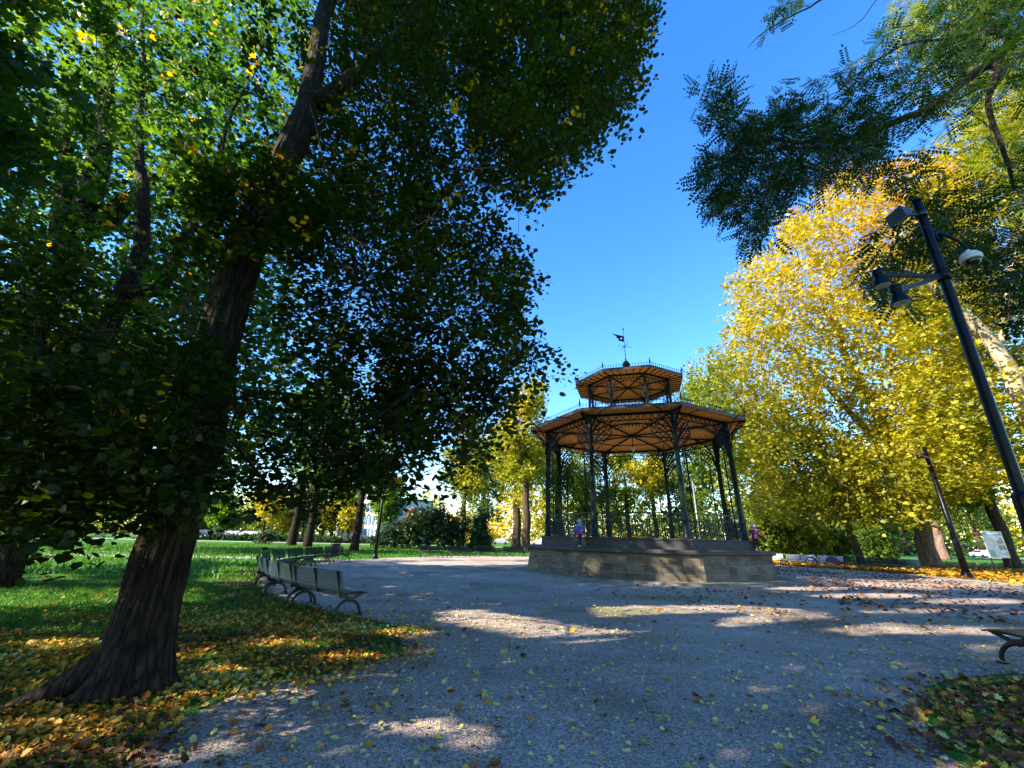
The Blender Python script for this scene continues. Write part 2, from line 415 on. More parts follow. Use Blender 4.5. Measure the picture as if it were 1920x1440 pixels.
def make_tree(name, label, cat, seed, paths, pts, minz, leaf, bark, group=None, trunk_mb=None, m_leaf=9, twig=0.4, size=0.09, szvar=0.3,
              shape='round', flat=1.0, cl_space=1.0, cl_n=90, tint=(0.0, 1.0), tfreq=0.35, tpow=1.0, droop=0.25, kr=1.0, rtip=0.012, stems=0, hgrad=0.0, ypatch=0.0):
    rng = np.random.default_rng(seed)
    base = np.array(paths[0][0][0], float); base[2] = 0
    sk = Skeleton([[(np.array(q, float) - base, r) for q, r in pa] for pa in paths])
    pts = pts - base
    cl = []
    for i in rng.permutation(len(pts)):
        if all(np.linalg.norm(pts[i] - c) > cl_space for c in cl): cl.append(pts[i])
        if len(cl) >= cl_n: break
    cl = np.array(cl)
    sk.grow(cl, rng, minz, rtip=rtip, kr=kr)
    root = thing(name, label, cat, tuple(base), 0, group)
    mb = trunk_mb if trunk_mb is not None else MB()
    sk.mesh(mb)
    ND = np.array(sk.p[sk.nfix:]) if len(sk.p) > sk.nfix else np.array(sk.p)
    # nearest skeleton node of every twig
    near = np.empty(len(pts), int)
    for i in range(0, len(pts), 2000):
        near[i:i + 2000] = np.argmin(((pts[i:i + 2000, None, :] - ND[None]) ** 2).sum(-1), 1)
    dirs = unit(unit(pts - ND[near]) + rng.normal(0, 0.45, pts.shape) + np.array([0, 0, -droop]))
    if stems:
        for i in rng.permutation(len(pts))[:stems]:
            a, b, c = ND[near[i]], pts[i], pts[i] + dirs[i] * twig
            mb.tube([a, (a + b) / 2 + rng.normal(0, .03, 3), b, c], [0.007, 0.006, 0.005, 0.002], 3, cap=False)
    mb.build('trunk', bark, root)
    n = len(pts); s = (np.arange(m_leaf) + 0.5) / m_leaf
    pos = pts[:, None, :] + dirs[:, None, :] * (s * twig)[None, :, None] + rng.normal(0, 0.16 * twig, (n, m_leaf, 3))
    pos[:, :, 2] -= (s ** 2 * twig * droop)[None, :]
    ax = unit(dirs[:, None, :] * 0.8 + rng.normal(0, 0.75, (n, m_leaf, 3)) + np.array([0, 0, -0.3]))
    nr = unit(np.array([0, 0, flat]) + rng.normal(0, 0.55, (n, m_leaf, 3)))
    sz = size * (1 + szvar * rng.normal(0, 1, (n, m_leaf)).clip(-2, 2))
    tn = snoise(pts, rng, tfreq); tn = (tn - tn.min()) / (np.ptp(tn) + 1e-9)
    ti = 0.62 * tn[:, None] + 0.38 * rng.random((n, m_leaf))
    ti = ti + rng.normal(0, 0.04, ti.shape)
    ti[rng.random(n) < ypatch] = 1.6
    ti = ti + hgrad * ((pts[:, 2] - pts[:, 2].min()) / np.ptp(pts[:, 2]))[:, None]
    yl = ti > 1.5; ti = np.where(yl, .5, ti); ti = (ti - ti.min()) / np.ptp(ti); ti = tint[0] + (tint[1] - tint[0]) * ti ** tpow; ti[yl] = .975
    k_ = ~(in_fleck(pos.reshape(-1, 3) + base, rng) & (rng.random(n * m_leaf) < .993))
    leaf_object('crown', pos.reshape(-1, 3)[k_], ax.reshape(-1, 3)[k_], nr.reshape(-1, 3)[k_], sz.ravel()[k_], shape, leaf, ti.ravel()[k_], root)
    return root

# ================================================================== GROUND
GC = Vector((7.47, 24.62, 0)); PHI = R_(-129.6)       # bandstand centre and angle of its first corner
def gravel_mat():
    m, nt, b = nodemat('gravel'); co = coords(nt, 'Object')
    n1 = N(nt, 'ShaderNodeTexNoise', i_Scale=0.35, i_Detail=6.0, i_Roughness=0.65); nt.links.new(co, n1.inputs['Vector'])
    v1 = N(nt, 'ShaderNodeTexVoronoi', i_Scale=72.0); nt.links.new(co, v1.inputs['Vector'])
    v2 = N(nt, 'ShaderNodeTexVoronoi', i_Scale=120.0); nt.links.new(co, v2.inputs['Vector'])
    base = ramp(nt, n1.outputs[0], [(0.32, (0.20, 0.155, 0.125)), (0.46, (0.36, 0.295, 0.255)), (0.6, (0.43, 0.36, 0.315)), (0.72, (0.54, 0.46, 0.41))])
    sep = N(nt, 'ShaderNodeSeparateColor'); nt.links.new(v1.outputs['Color'], sep.inputs[0])
    peb = ramp(nt, sep.outputs[0], [(0.0, (0.35, 0.34, 0.33)), (0.5, (0.88, 0.88, 0.88)), (1.0, (1.55, 1.52, 1.46))])
    mul = N(nt, 'ShaderNodeMix', data_type='RGBA', blend_type='MULTIPLY', i_0=1.0)
    nt.links.new(base.outputs[0], mul.inputs[6]); nt.links.new(peb.outputs[0], mul.inputs[7])
    # mossy patches
    n3 = N(nt, 'ShaderNodeTexNoise', i_Scale=0.22, i_Detail=5.0); nt.links.new(coords(nt, 'Object', (0.6, 1.3, 1)), n3.inputs['Vector'])
    mk = ramp(nt, n3.outputs[0], [(0.58, (0, 0, 0)), (0.72, (0.6, 0.6, 0.6))])
    mo = N(nt, 'ShaderNodeMix', data_type='RGBA'); nt.links.new(mk.outputs[0], mo.inputs[0]); nt.links.new(mul.outputs[2], mo.inputs[6]); mo.inputs[7].default_value = (0.08, 0.12, 0.02, 1)
    # two worn patches where low grass and moss creep over the gravel
    last = mo.outputs[2]
    for (cx_, cy_), (sx_, sy_) in ((tuple(G(1170, 1146))[:2], (2.6, .9)), (tuple(G(690, 1086))[:2], (1.6, 1.3)), (tuple(G(1255, 1122))[:2], (3.0, 1.2))):
        mp = N(nt, 'ShaderNodeMapping'); mp.vector_type = 'POINT'; mp.inputs['Scale'].default_value = (1 / sx_, 1 / sy_, 0); mp.inputs['Location'].default_value = (-cx_ / sx_, -cy_ / sy_, 0)
        tc = N(nt, 'ShaderNodeTexCoord'); nt.links.new(tc.outputs['Object'], mp.inputs[0])
        ln = N(nt, 'ShaderNodeVectorMath', operation='LENGTH'); nt.links.new(mp.outputs[0], ln.inputs[0])
        n5 = N(nt, 'ShaderNodeTexNoise', i_Scale=2.6, i_Detail=7.0, i_Roughness=0.7); nt.links.new(co, n5.inputs['Vector'])
        sb = N(nt, 'ShaderNodeMath', operation='MULTIPLY_ADD', i_1=2.2); nt.links.new(n5.outputs[0], sb.inputs[0]); nt.links.new(ln.outputs['Value'], sb.inputs[2])
        mk2 = ramp(nt, sb.outputs[0], [(0.42, (.75, .75, .75)), (0.9, (0, 0, 0))]); mk2.inputs[0].default_value = 0
        dv = N(nt, 'ShaderNodeMath', operation='MULTIPLY', i_1=0.45); nt.links.new(sb.outputs[0], dv.inputs[0]); nt.links.new(dv.outputs[0], mk2.inputs[0])
        m3 = N(nt, 'ShaderNodeMix', data_type='RGBA'); nt.links.new(mk2.outputs[0], m3.inputs[0]); nt.links.new(last, m3.inputs[6]); m3.inputs[7].default_value = (0.12, 0.17, 0.025, 1); last = m3.outputs[2]
    nt.links.new(last, b.inputs['Base Color'])
    ad = N(nt, 'ShaderNodeMath', operation='ADD'); nt.links.new(v1.outputs['Distance'], ad.inputs[0]); nt.links.new(v2.outputs['Distance'], ad.inputs[1])
    bp = N(nt, 'ShaderNodeBump', i_Strength=1.0, i_Distance=0.012, invert=True); nt.links.new(ad.outputs[0], bp.inputs['Height'])
    n4 = N(nt, 'ShaderNodeTexNoise', i_Scale=2.2, i_Detail=6.0, i_Roughness=0.6); nt.links.new(co, n4.inputs['Vector'])
    bp2 = N(nt, 'ShaderNodeBump', i_Strength=0.5, i_Distance=0.06); nt.links.new(n4.outputs[0], bp2.inputs['Height']); nt.links.new(bp.outputs[0], bp2.inputs['Normal'])
    nt.links.new(bp2.outputs[0], b.inputs['Normal']); b.inputs['Roughness'].default_value = 0.95; b.inputs['Specular IOR Level'].default_value = 0.15
    return m
def lawn_mat():
    m, nt, b = nodemat('lawn'); co = coords(nt, 'Object')
    n1 = N(nt, 'ShaderNodeTexNoise', i_Scale=0.4, i_Detail=8.0, i_Roughness=0.7); nt.links.new(co, n1.inputs['Vector'])
    n2 = N(nt, 'ShaderNodeTexNoise', i_Scale=30.0, i_Detail=4.0); nt.links.new(co, n2.inputs['Vector'])
    a = ramp(nt, n1.outputs[0], [(0.3, (0.026, 0.105, 0.006)), (0.55, (0.046, 0.16, 0.009)), (0.75, (0.085, 0.19, 0.012))])
    d = ramp(nt, n2.outputs[0], [(0.25, (0.55, 0.55, 0.5)), (0.7, (1.3, 1.3, 1.2))])
    mul = N(nt, 'ShaderNodeMix', data_type='RGBA', blend_type='MULTIPLY', i_0=1.0)
    nt.links.new(a.outputs[0], mul.inputs[6]); nt.links.new(d.outputs[0], mul.inputs[7])
    nt.links.new(mul.outputs[2], b.inputs['Base Color'])
    bp = N(nt, 'ShaderNodeBump', i_Strength=1.0, i_Distance=0.06); nt.links.new(n2.outputs[0], bp.inputs['Height']); nt.links.new(bp.outputs[0], b.inputs['Normal'])
    b.inputs['Roughness'].default_value = 0.9; b.inputs['Specular IOR Level'].default_value = 0.2
    return m
M_GRAVEL = gravel_mat(); M_LAWN = lawn_mat()
M_SOIL = simple('bare soil', (0.085, 0.06, 0.04), 0.95, var=0.5, vscale=2.5, bump=0.6, bscale=30, spec=0.1)
M_PATH = simple('pale path', (0.38, 0.36, 0.33), 0.9, var=0.2, vscale=2.0, bump=0.3, bscale=50, spec=0.2)
g = MB(); g.add([(-900, -300, 0), (900, -300, 0), (900, 1500, 0), (-900, 1500, 0)], [(0, 1, 2, 3)])
tag(g.build('lawn', M_LAWN), kind='structure')

rnd = random.Random(5)
def sheet(name, pts, z, mat, jit=0.0, sub=0.25):
    out = []
    for i in range(len(pts)):
        a = Vector((*pts[i][:2], 0)); b = Vector((*pts[(i + 1) % len(pts)][:2], 0)); m = max(1, int((b - a).length / sub)) if jit else 1
        for k in range(m):
            q = a.lerp(b, k / m)
            if jit:
                from mathutils import noise
                q += Vector((noise.noise(q * 0.9), noise.noise(q * 0.9 + Vector((9, 3, 1))), 0)) * jit * 1.6
                q += Vector((noise.noise(q * 4.7), noise.noise(q * 4.7 + Vector((9, 3, 1))), 0)) * jit * 0.5
            out.append((q.x, q.y, z))
    mb = MB(); mb.add(out, [tuple(range(len(out)))])
    return tag(mb.build(name, mat), kind='structure')
RG = 18.4
def ring(a, r=RG, z=0): return Vector((GC.x + r * math.cos(a), GC.y + r * math.sin(a), z))
aL = math.atan2(8.45 - GC.y, -1.3 - GC.x); aR = math.atan2(6.6 - GC.y, 6.9 - GC.x)
arc = [ring(aL - (2 * math.pi - (aR - aL)) * i / 120) for i in range(121)]
path_r = [G(1905, 1262), G(1800, 1275), G(1740, 1290), G(1720, 1330), G(1750, 1400), G(1800, 1440), (3.4, 2.0, 0), (3.3, -8, 0)]
path_l = [(-2.4, -8, 0), (-2.6, 2.0, 0), G(250, 1440), G(300, 1370), G(470, 1290), G(620, 1265), G(700, 1240), G(765, 1218), G(740, 1195)]
sheet('gravel_plaza', [tuple(q)[:2] for q in arc] + [tuple(q)[:2] for q in path_r] + [tuple(q)[:2] for q in path_l], 0.008, M_GRAVEL, 0.10, 0.3)
# trodden soil on the lawn side of the curved bench row
sheet('soil_strip', [tuple(ring(R_(-122) - R_(66) * i / 20, 18.2))[:2] for i in range(21)] + [tuple(ring(R_(-188) + R_(66) * i / 20, 19.6))[:2] for i in range(21)], 0.004, M_SOIL, 0.15, 0.4)
# footpaths across the lawns
pl = [ring(R_(163), 18.2), ring(R_(169), 18.2)]
sheet('footpath', [(pl[0].x, pl[0].y), (-18, 30.5), (-32, 28.5), (-60, 26.5), (-60, 24.9), (-32, 26.6), (-18, 28.2), (pl[1].x, pl[1].y)], 0.005, M_PATH, 0.08, 0.5)
sheet('footpath', [(-140, 66), (-60, 72), (0, 80), (60, 84), (160, 86), (160, 89), (60, 87.2), (0, 83.5), (-60, 75.2), (-140, 69)], 0.005, M_PATH)

# ================================================================== BANDSTAND
M_IRON = simple('dark green iron paint', (0.003, 0.014, 0.013), 0.4, 0.0, var=0.3, vscale=9, bump=0.05, spec=0.22)
M_IRONB = simple('blackish ironwork paint', (0.002, 0.004, 0.006), 0.6, 0.0, var=0.3, vscale=9, spec=0.1)
M_TIN = simple('zinc sheet roof', (0.34, 0.31, 0.28), 0.6, 0.0, var=0.25, vscale=3)  # unseen roof top made pale to bounce light onto the lantern ceiling
def stone_mat(name, c0, c1, bw, bh, mort=(0.23, 0.22, 0.20), moss=True):
    m, nt, b = nodemat(name)
    co = coords(nt, 'UV')
    br = N(nt, 'ShaderNodeTexBrick', i_Scale=1.0); br.offset = 0.43; br.squash = 1.35; br.squash_frequency = 3
    br.inputs['Brick Width'].default_value = bw; br.inputs['Row Height'].default_value = bh; br.inputs['Mortar Size'].default_value = 0.018
    br.inputs['Mortar Smooth'].default_value = 0.3; br.inputs['Bias'].default_value = 0.0
    br.inputs['Color1'].default_value = (*c0, 1); br.inputs['Color2'].default_value = (*c1, 1); br.inputs['Mortar'].default_value = (*mort, 1)
    nt.links.new(co, br.inputs['Vector'])
    n1 = N(nt, 'ShaderNodeTexNoise', i_Scale=1.8, i_Detail=9.0, i_Roughness=0.72); nt.links.new(coords(nt, 'UV', (0.6, 1.5, 1)), n1.inputs['Vector'])
    st = ramp(nt, n1.outputs[0], [(0.3, (0.28, 0.26, 0.22)), (0.5, (0.8, 0.76, 0.7)), (0.72, (1.3, 1.22, 1.1))])
    mul = N(nt, 'ShaderNodeMix', data_type='RGBA', blend_type='MULTIPLY', i_0=1.0)
    nt.links.new(br.outputs[0], mul.inputs[6]); nt.links.new(st.outputs[0], mul.inputs[7])
    nt.links.new(mul.outputs[2], b.inputs['Base Color'])
    n2 = N(nt, 'ShaderNodeTexNoise', i_Scale=14.0, i_Detail=5.0); nt.links.new(co, n2.inputs['Vector'])
    h = N(nt, 'ShaderNodeMath', operation='MULTIPLY_ADD', i_1=-2.2); nt.links.new(br.outputs['Fac'], h.inputs[0]); nt.links.new(n2.outputs[0], h.inputs[2])
    bp = N(nt, 'ShaderNodeBump', i_Strength=0.9, i_Distance=0.03); nt.links.new(h.outputs[0], bp.inputs['Height']); nt.links.new(bp.outputs[0], b.inputs['Normal'])
    b.inputs['Roughness'].default_value = 0.9; b.inputs['Specular IOR Level'].default_value = 0.2
    return m
M_STONE = stone_mat('coursed sandstone', (0.125, 0.105, 0.08), (0.20, 0.175, 0.135), 0.62, 0.335, (0.27, 0.25, 0.22))
M_CAP = simple('weathered stone cap', (0.048, 0.045, 0.045), 0.75, var=0.35, vscale=2.0, bump=0.3, bscale=25, spec=0.35)
M_KERB = simple('mossy concrete kerb', (0.16, 0.16, 0.12), 0.9, var=0.4, vscale=2.5, bump=0.4, bscale=25, spec=0.2)
def plank_mat(name, c0, c1, pitch):
    m, nt, b = nodemat(name)
    br = N(nt, 'ShaderNodeTexBrick', i_Scale=1.0); br.offset = 0.37
    br.inputs['Brick Width'].default_value = 9.0; br.inputs['Row Height'].default_value = pitch; br.inputs['Mortar Size'].default_value = 0.008
    br.inputs['Color1'].default_value = (*c0, 1); br.inputs['Color2'].default_value = (*c1, 1); br.inputs['Mortar'].default_value = (0.06, 0.02, 0.008, 1)
    nt.links.new(coords(nt, 'UV'), br.inputs['Vector'])
    n1 = N(nt, 'ShaderNodeTexNoise', i_Scale=5.0, i_Detail=6.0); nt.links.new(coords(nt, 'UV', (0.5, 8, 1)), n1.inputs['Vector'])
    st = ramp(nt, n1.outputs[0], [(0.25, (0.72, 0.7, 0.68)), (0.75, (1.15, 1.12, 1.1))])
    mul = N(nt, 'ShaderNodeMix', data_type='RGBA', blend_type='MULTIPLY', i_0=1.0)
    nt.links.new(br.outputs[0], mul.inputs[6]); nt.links.new(st.outputs[0], mul.inputs[7]); nt.links.new(mul.outputs[2], b.inputs['Base Color'])
    bp = N(nt, 'ShaderNodeBump', i_Strength=0.8, i_Distance=0.01, invert=True); nt.links.new(br.outputs['Fac'], bp.inputs['Height']); nt.links.new(bp.outputs[0], b.inputs['Normal'])
    b.inputs['Roughness'].default_value = 0.65; b.inputs['Specular IOR Level'].default_value = 0.12
    return m
M_WOOD = plank_mat('varnished orange planks', (1.0, 0.42, 0.085), (0.9, 0.33, 0.06), 0.17)

stand = thing('bandstand', 'two-tier octagonal iron bandstand with orange plank ceiling on a stone base', 'bandstand', tuple(GC), 0)
def vx(R, k, z): a = PHI + k * math.pi / 4; return Vector((R * math.cos(a), R * math.sin(a), z))
def oct_wall(mb, prof, uv=True):
    for (r0, z0), (r1, z1) in zip(prof[:-1], prof[1:]):
        for k in range(8):
            w0 = 2 * r0 * math.sin(math.pi / 8); w1 = 2 * r1 * math.sin(math.pi / 8)
            o = k * 5.3
            mb.add([vx(r0, k, z0), vx(r0, k + 1, z0), vx(r1, k + 1, z1), vx(r1, k, z1)], [(0, 1, 2, 3)],
                   [[(o, z0 if abs(z1 - z0) > .01 else r0), (o + w0, z0 if abs(z1 - z0) > .01 else r0), (o + w1, z1 if abs(z1 - z0) > .01 else r1), (o + w1 - w1, z1 if abs(z1 - z0) > .01 else r1)]] if uv else None)
def oct_lid(mb, r, z): mb.add([vx(r, k, z) for k in range(8)], [tuple(range(8))], [[(vx(r, k, z).x, vx(r, k, z).y) for k in range(8)]])
kb = MB(); oct_wall(kb, [(7.32, 0.0), (7.30, 0.075), (6.3, 0.085)], False); kb.build('kerb_slab', M_KERB, stand)
bm_ = MB(); oct_wall(bm_, [(6.44, 0.08), (6.30, 1.02), (6.34, 1.03), (6.34, 1.10), (6.2, 1.10)]); bm_.build('stone_base', M_STONE, stand)
cm = MB(); oct_wall(cm, [(6.33, 1.085), (6.47, 1.11), (6.50, 1.13), (6.50, 1.25), (6.48, 1.275), (5.6, 1.29)]); cm.build('cornice', M_CAP, stand)
sm_ = MB(); oct_wall(sm_, [(5.66, 1.27), (5.66, 1.66), (5.70, 1.67), (5.70, 1.735), (5.68, 1.745)]); sm_.build('step', M_CAP, stand)
M_DECK = simple('pale worn deck', (0.56, 0.52, 0.46), 0.7, var=0.15, vscale=3)  # unseen floor kept pale to bounce light up to the ceiling
dk = MB(); oct_lid(dk, 5.685, 1.745); dk.build('deck', M_DECK, stand)

ZB, ZT = 1.745, 7.66; RC = 5.30
def column(R, k, z0, z1, r):
    mb = MB(); c = vx(R, k, 0)
    h = z1 - z0; q = r / 0.12
    prof = [(.19 * q, 0), (.19 * q, .10 * q), (.165 * q, .13 * q), (.165 * q, .75 * q), (.18 * q, .79 * q), (.18 * q, .83 * q), (.13 * q, .90 * q), (.125 * q, 1.2 * q), (.10 * q, h - .75 * q), (.135 * q, h - .72 * q), (.135 * q, h - .68 * q), (.105 * q, h - .64 * q), (.115 * q, h - .25 * q), (.16 * q, h - .12 * q), (.18 * q, h - .08 * q), (.18 * q, h)]
    mb.lathe([(a, b + z0) for a, b in prof], c, 12)
    return mb.build('column', M_IRON, stand)
for k in range(8): column(RC, k, ZB, ZT, 0.12)

def bay(k, R, zb, zt, spring, crown, vin, low, frz, pitch, name, sub, colr, posts=True):
    """ironwork filling between two neighbouring columns, in the plane of the bay"""
    A = vx(R, k, 0); B = vx(R, k + 1, 0); w = (B - A).length; d = (B - A) / w; nrm = Vector((d.y, -d.x, 0))
    def pt(s, z): return A + d * s + Vector((0, 0, z))
    mb = MB(); th = 0.031 * sub
    def bar(s0, z0, s1, z1, t=th, dp=0.035): mb.beam(pt(s0, z0), pt(s1, z1), dp * sub, t, nrm.cross((pt(s1, z1) - pt(s0, z0)).normalized()))
    e = colr
    def arch(s): return spring + (crown - spring) * math.sqrt(max(0, 1 - ((s - w / 2) / (w / 2 - e)) ** 2))
    # horizontal rails of the frieze
    for z in (zt - 0.03, frz): bar(e, z, w - e, z, 0.05 * sub, 0.06)
    # lattice of the frieze
    m = int((w - 2 * e) / (zt - frz) / 1.0); st = (w - 2 * e) / m
    for i in range(m):
        bar(e + i * st, frz, e + (i + 1) * st, zt - .03); bar(e + i * st, zt - .03, e + (i + 1) * st, frz)
    # arch bar
    ss = [e + (w - 2 * e) * (0.5 - 0.5 * math.cos(math.pi * i / 26)) for i in range(27)]
    for a, b in zip(ss[:-1], ss[1:]): bar(a, arch(a), b, arch(b), 0.045 * sub, 0.06)
    # second hoop, from the column foot of the spandrel to the frieze
    for sgn in (0, 1):
        pr = None
        for i in range(15):
            a = i / 14 * math.pi / 2
            s = e + vin * 1.15 * (1 - math.cos(a)); z = low + (frz - low) * math.sin(a)
            s = w - s if sgn else s
            if pr: bar(pr[0], pr[1], s, z, 0.03 * sub, 0.04)
            pr = (s, z)
    # lattice spandrels
    def inside(s, z):
        s = min(s, w - s)
        if s < e or s > vin or z > frz: return False
        return z > low + (crown - 0.55 * sub - low) * (max(0, s - e) / (vin - e)) ** 0.9
    p = pitch
    for i in range(0, int(vin / p) + 2):
        for j in range(-2, int((frz - low) / p) + 3):
            if (i + j) % 2: continue
            s, z = e + i * p, low + j * p
            for ds in (p, -p):
                if inside(s, z) and inside(s + ds, z + p): bar(s, z, s + ds, z + p); bar(w - s, z, w - s - ds, z + p)
    for sgn in (0, 1):
        f = (lambda s: w - s) if sgn else (lambda s: s)
        bar(f(vin), arch(vin), f(vin), crown - 0.55 * sub, 0.035 * sub)
        prev = None
        for i in range(11):
            t = i / 10; s = e + (vin - e) * t; z = low + (crown - 0.55 * sub - low) * t ** 0.9
            if prev: bar(f(prev[0]), prev[1], f(s), z, 0.03 * sub)
            if i: mb.diamond(pt(f(s), z - 0.09 * sub), 0.07 * sub, 0.16 * sub)
            prev = (s, z)
    m = int((w - 2 * vin) / (0.17 * sub))
    for i in range(m + 1):
        s = vin + (w - 2 * vin) * i / m
        mb.diamond(pt(s, arch(s) - 0.12 * sub), 0.08 * sub, 0.2 * sub); 
    # rosettes between arch and frieze
    for s in np.linspace(vin, w - vin, 7):
        if frz - arch(s) > 0.06: mb.torus(pt(s, (frz + arch(s)) / 2), min(0.1 * sub, (frz - arch(s)) / 2), 0.012, nrm, 10, 4)
    if posts:
        ps = 0.58
        for sgn in (0, 1):
            f = (lambda s: w - s) if sgn else (lambda s: s)
            bar(f(ps), zb, f(ps), low + 0.25, 0.05, 0.05)
            z = zb + 1.05
            bar(f(e), z, f(ps), z, 0.03)
            while z < low - 0.05:
                bar(f(e), z, f(ps), z + 0.42, 0.016, 0.02); bar(f(ps), z, f(e), z + 0.42, 0.016, 0.02)
                mb.torus(pt(f((e + ps) / 2), z + 0.21), 0.11, 0.010, nrm, 10, 4)
                z += 0.42
    return mb.build(name, M_IRONB, stand)
for k in range(8):
    bay(k, RC, ZB, ZT, 5.85, 7.16, 1.08, 5.75, 7.32, 0.135, 'lattice_arch', 1.0, 0.12)

def railing(k):
    A = vx(RC, k, 0); B = vx(RC, k + 1, 0); w = (B - A).length; d = (B - A) / w; nrm = Vector((d.y, -d.x, 0))
    def pt(s, z): return A + d * s + Vector((0, 0, ZB + z))
    mb = MB()
    def bar(s0, z0, s1, z1, t=0.02, dp=0.025): mb.beam(pt(s0, z0), pt(s1, z1), dp, t, nrm.cross((pt(s1, z1) - pt(s0, z0)).normalized()))
    for z, t in ((1.10, 0.05), (0.84, 0.022), (0.10, 0.03)): bar(0.14, z, w - 0.14, z, t, 0.05)
    a, b = 0.6, w - 0.6; m = 3
    for i in range(1, m): s = a + (b - a) * i / m; bar(s, 0, s, 1.1, 0.05, 0.05)
    n = 9; st = (b - a) / n
    for i in range(n):
        s = a + st * (i + .5)
        mb.torus(pt(s, .47), .145, .013, nrm, 14, 4); mb.torus(pt(s, .47), .07, .012, nrm, 10, 4)
        for dx, dz in ((1, 1), (1, -1), (-1, 1), (-1, -1)):
            mb.torus(pt(s + dx * st * .36, .47 + dz * .235), .085, .011, nrm, 10, 4)
        bar(s, .62, s, .84, .018); bar(s, .1, s, .32, .018); bar(s - st / 2, .1, s - st / 2, 1.1, .016)
    for f in (lambda s: s, lambda s: w - s):
        for i in range(4): bar(f(.16 + i * .13), .1, f(.16 + i * .13), .84, .014)
        mb.torus(pt(f(.36), .47), .13, .012, nrm, 12, 4)
    return mb.build('railing', M_IRON, stand)
for k in range(8): railing(k)

def ceiling(R, z, rise, Rin, name):
    mb = MB(); ap = math.cos(math.pi / 8)
    for k in range(8):
        w = 2 * R * math.sin(math.pi / 8); wi = 2 * Rin * math.sin(math.pi / 8); o = k * 7.1
        v = [vx(R, k, z), vx(R, k + 1, z), vx(Rin, k + 1, z + rise), vx(Rin, k, z + rise)]
        mb.add(v, [(3, 2, 1, 0)], [[(o + w / 2 + wi / 2, Rin * ap), (o + w / 2 - wi / 2, Rin * ap), (o, R * ap), (o + w, R * ap)]])
    return mb.build(name, M_WOOD, stand)
RE, ZE = 6.30, 7.70
ceiling(RE - 0.03, ZE, 0.02, 0.02, 'ceiling')
def rafters(R, Rin, z, ncross, t):
    mb = MB()
    for k in range(8):
        mb.beam(vx(0.05, k, z - t * .3), vx(R, k, z - t * .3), t, t)
        if ncross:
            A, B = vx(Rin, k, z), vx(Rin, k + 1, z); A2, B2 = vx(R, k, z), vx(R, k + 1, z)
            mb.beam(A, B, t * 1.6, t * 1.6)
            for i in range(1, ncross): mb.beam(A.lerp(B, i / ncross) - Vector((0, 0, t * .2)), A2.lerp(B2, i / ncross) - Vector((0, 0, t * .2)), t * .6, t * .7)
    return mb.build('rafter', M_IRONB, stand)
rafters(RE - .02, RC, ZE - 0.045, 0, 0.07)
ab = MB()
for k in range(8):
    ab.beam(vx(RC, k, ZE - .06), vx(RC, k + 1, ZE - .06), 0.12, 0.10)
    ab.beam(vx(3.0, k, ZE - .04), vx(3.0, k + 1, ZE - .04), 0.03, 0.05)
ab.build('ring_beam', M_IRONB, stand)
for k in range(8):
    br_ = MB()
    a = PHI + k * math.pi / 4; rd = Vector((math.cos(a), math.sin(a), 0)); tn = Vector((-rd.y, rd.x, 0))
    c = vx(RC, k, 0)
    # outward eave bracket, inward ceiling bracket, and curved arms towards the eave edges
    def arc_(d, r0, z0, r1, z1, t, n=10):
        pr = None
        for i in range(n + 1):
            q = i / n * math.pi / 2; p = c + d * (r0 + (r1 - r0) * (1 - math.cos(q))) + Vector((0, 0, z0 + (z1 - z0) * math.sin(q)))
            if pr is not None: br_.beam(pr, p, t, t)
            pr = p
    arc_(rd, .12, 6.3, .95, 7.62, .045); br_.beam(c + rd * .1 + Vector((0, 0, 6.95)), c + rd * .9 + Vector((0, 0, 7.6)), .03, .03)
    br_.torus(c + rd * .38 + Vector((0, 0, 7.36)), .16, .014, tn, 14, 4); br_.torus(c + rd * .66 + Vector((0, 0, 7.5)), .09, .012, tn, 12, 4)
    arc_(-rd, .12, 5.9, 1.5, 7.62, .05); br_.beam(c - rd * .1 + Vector((0, 0, 6.8)), c - rd * 1.3 + Vector((0, 0, 7.6)), .03, .03)
    for i in range(3): br_.torus(c - rd * (.32 + .33 * i) + Vector((0, 0, 7.18 + .15 * i)), .17 - .04 * i, .014, tn, 14, 4)
    for s in (1, -1):
        d2 = (rd * .55 + tn * s * .84).normalized()
        arc_(d2, .1, 6.75, 1.75, 7.62, .04)
    br_.build('bracket', M_IRONB, stand)
M_EAVE = simple('purple brown painted fascia', (0.022, 0.012, 0.016), 0.5, var=0.25, vscale=4)
def roof(R, z, R1, z1, name):
    mb = MB(); mb.cur = 1
    for r0, r1, a, b in ((R, R, z - .01, z + .11),):
        for k in range(8): mb.add([vx(r0, k, a), vx(r0, k + 1, a), vx(r1, k + 1, b), vx(r1, k, b)], [(0, 1, 2, 3)])
    mb.cur = 0
    for k in range(8):
        mb.add([vx(R, k, z + .11), vx(R, k + 1, z + .11), vx(R1, k + 1, z1), vx(R1, k, z1)], [(0, 1, 2, 3)])
        mb.beam(vx(R, k, z + .125), vx(R1, k, z1 + .015), .05, .04)
    mb.add([vx(R1, k, z1) for k in range(8)], [tuple(range(8))])
    return mb.build(name, [M_TIN, M_EAVE], stand)
roof(RE, ZE, 2.5, 8.35, 'roof')
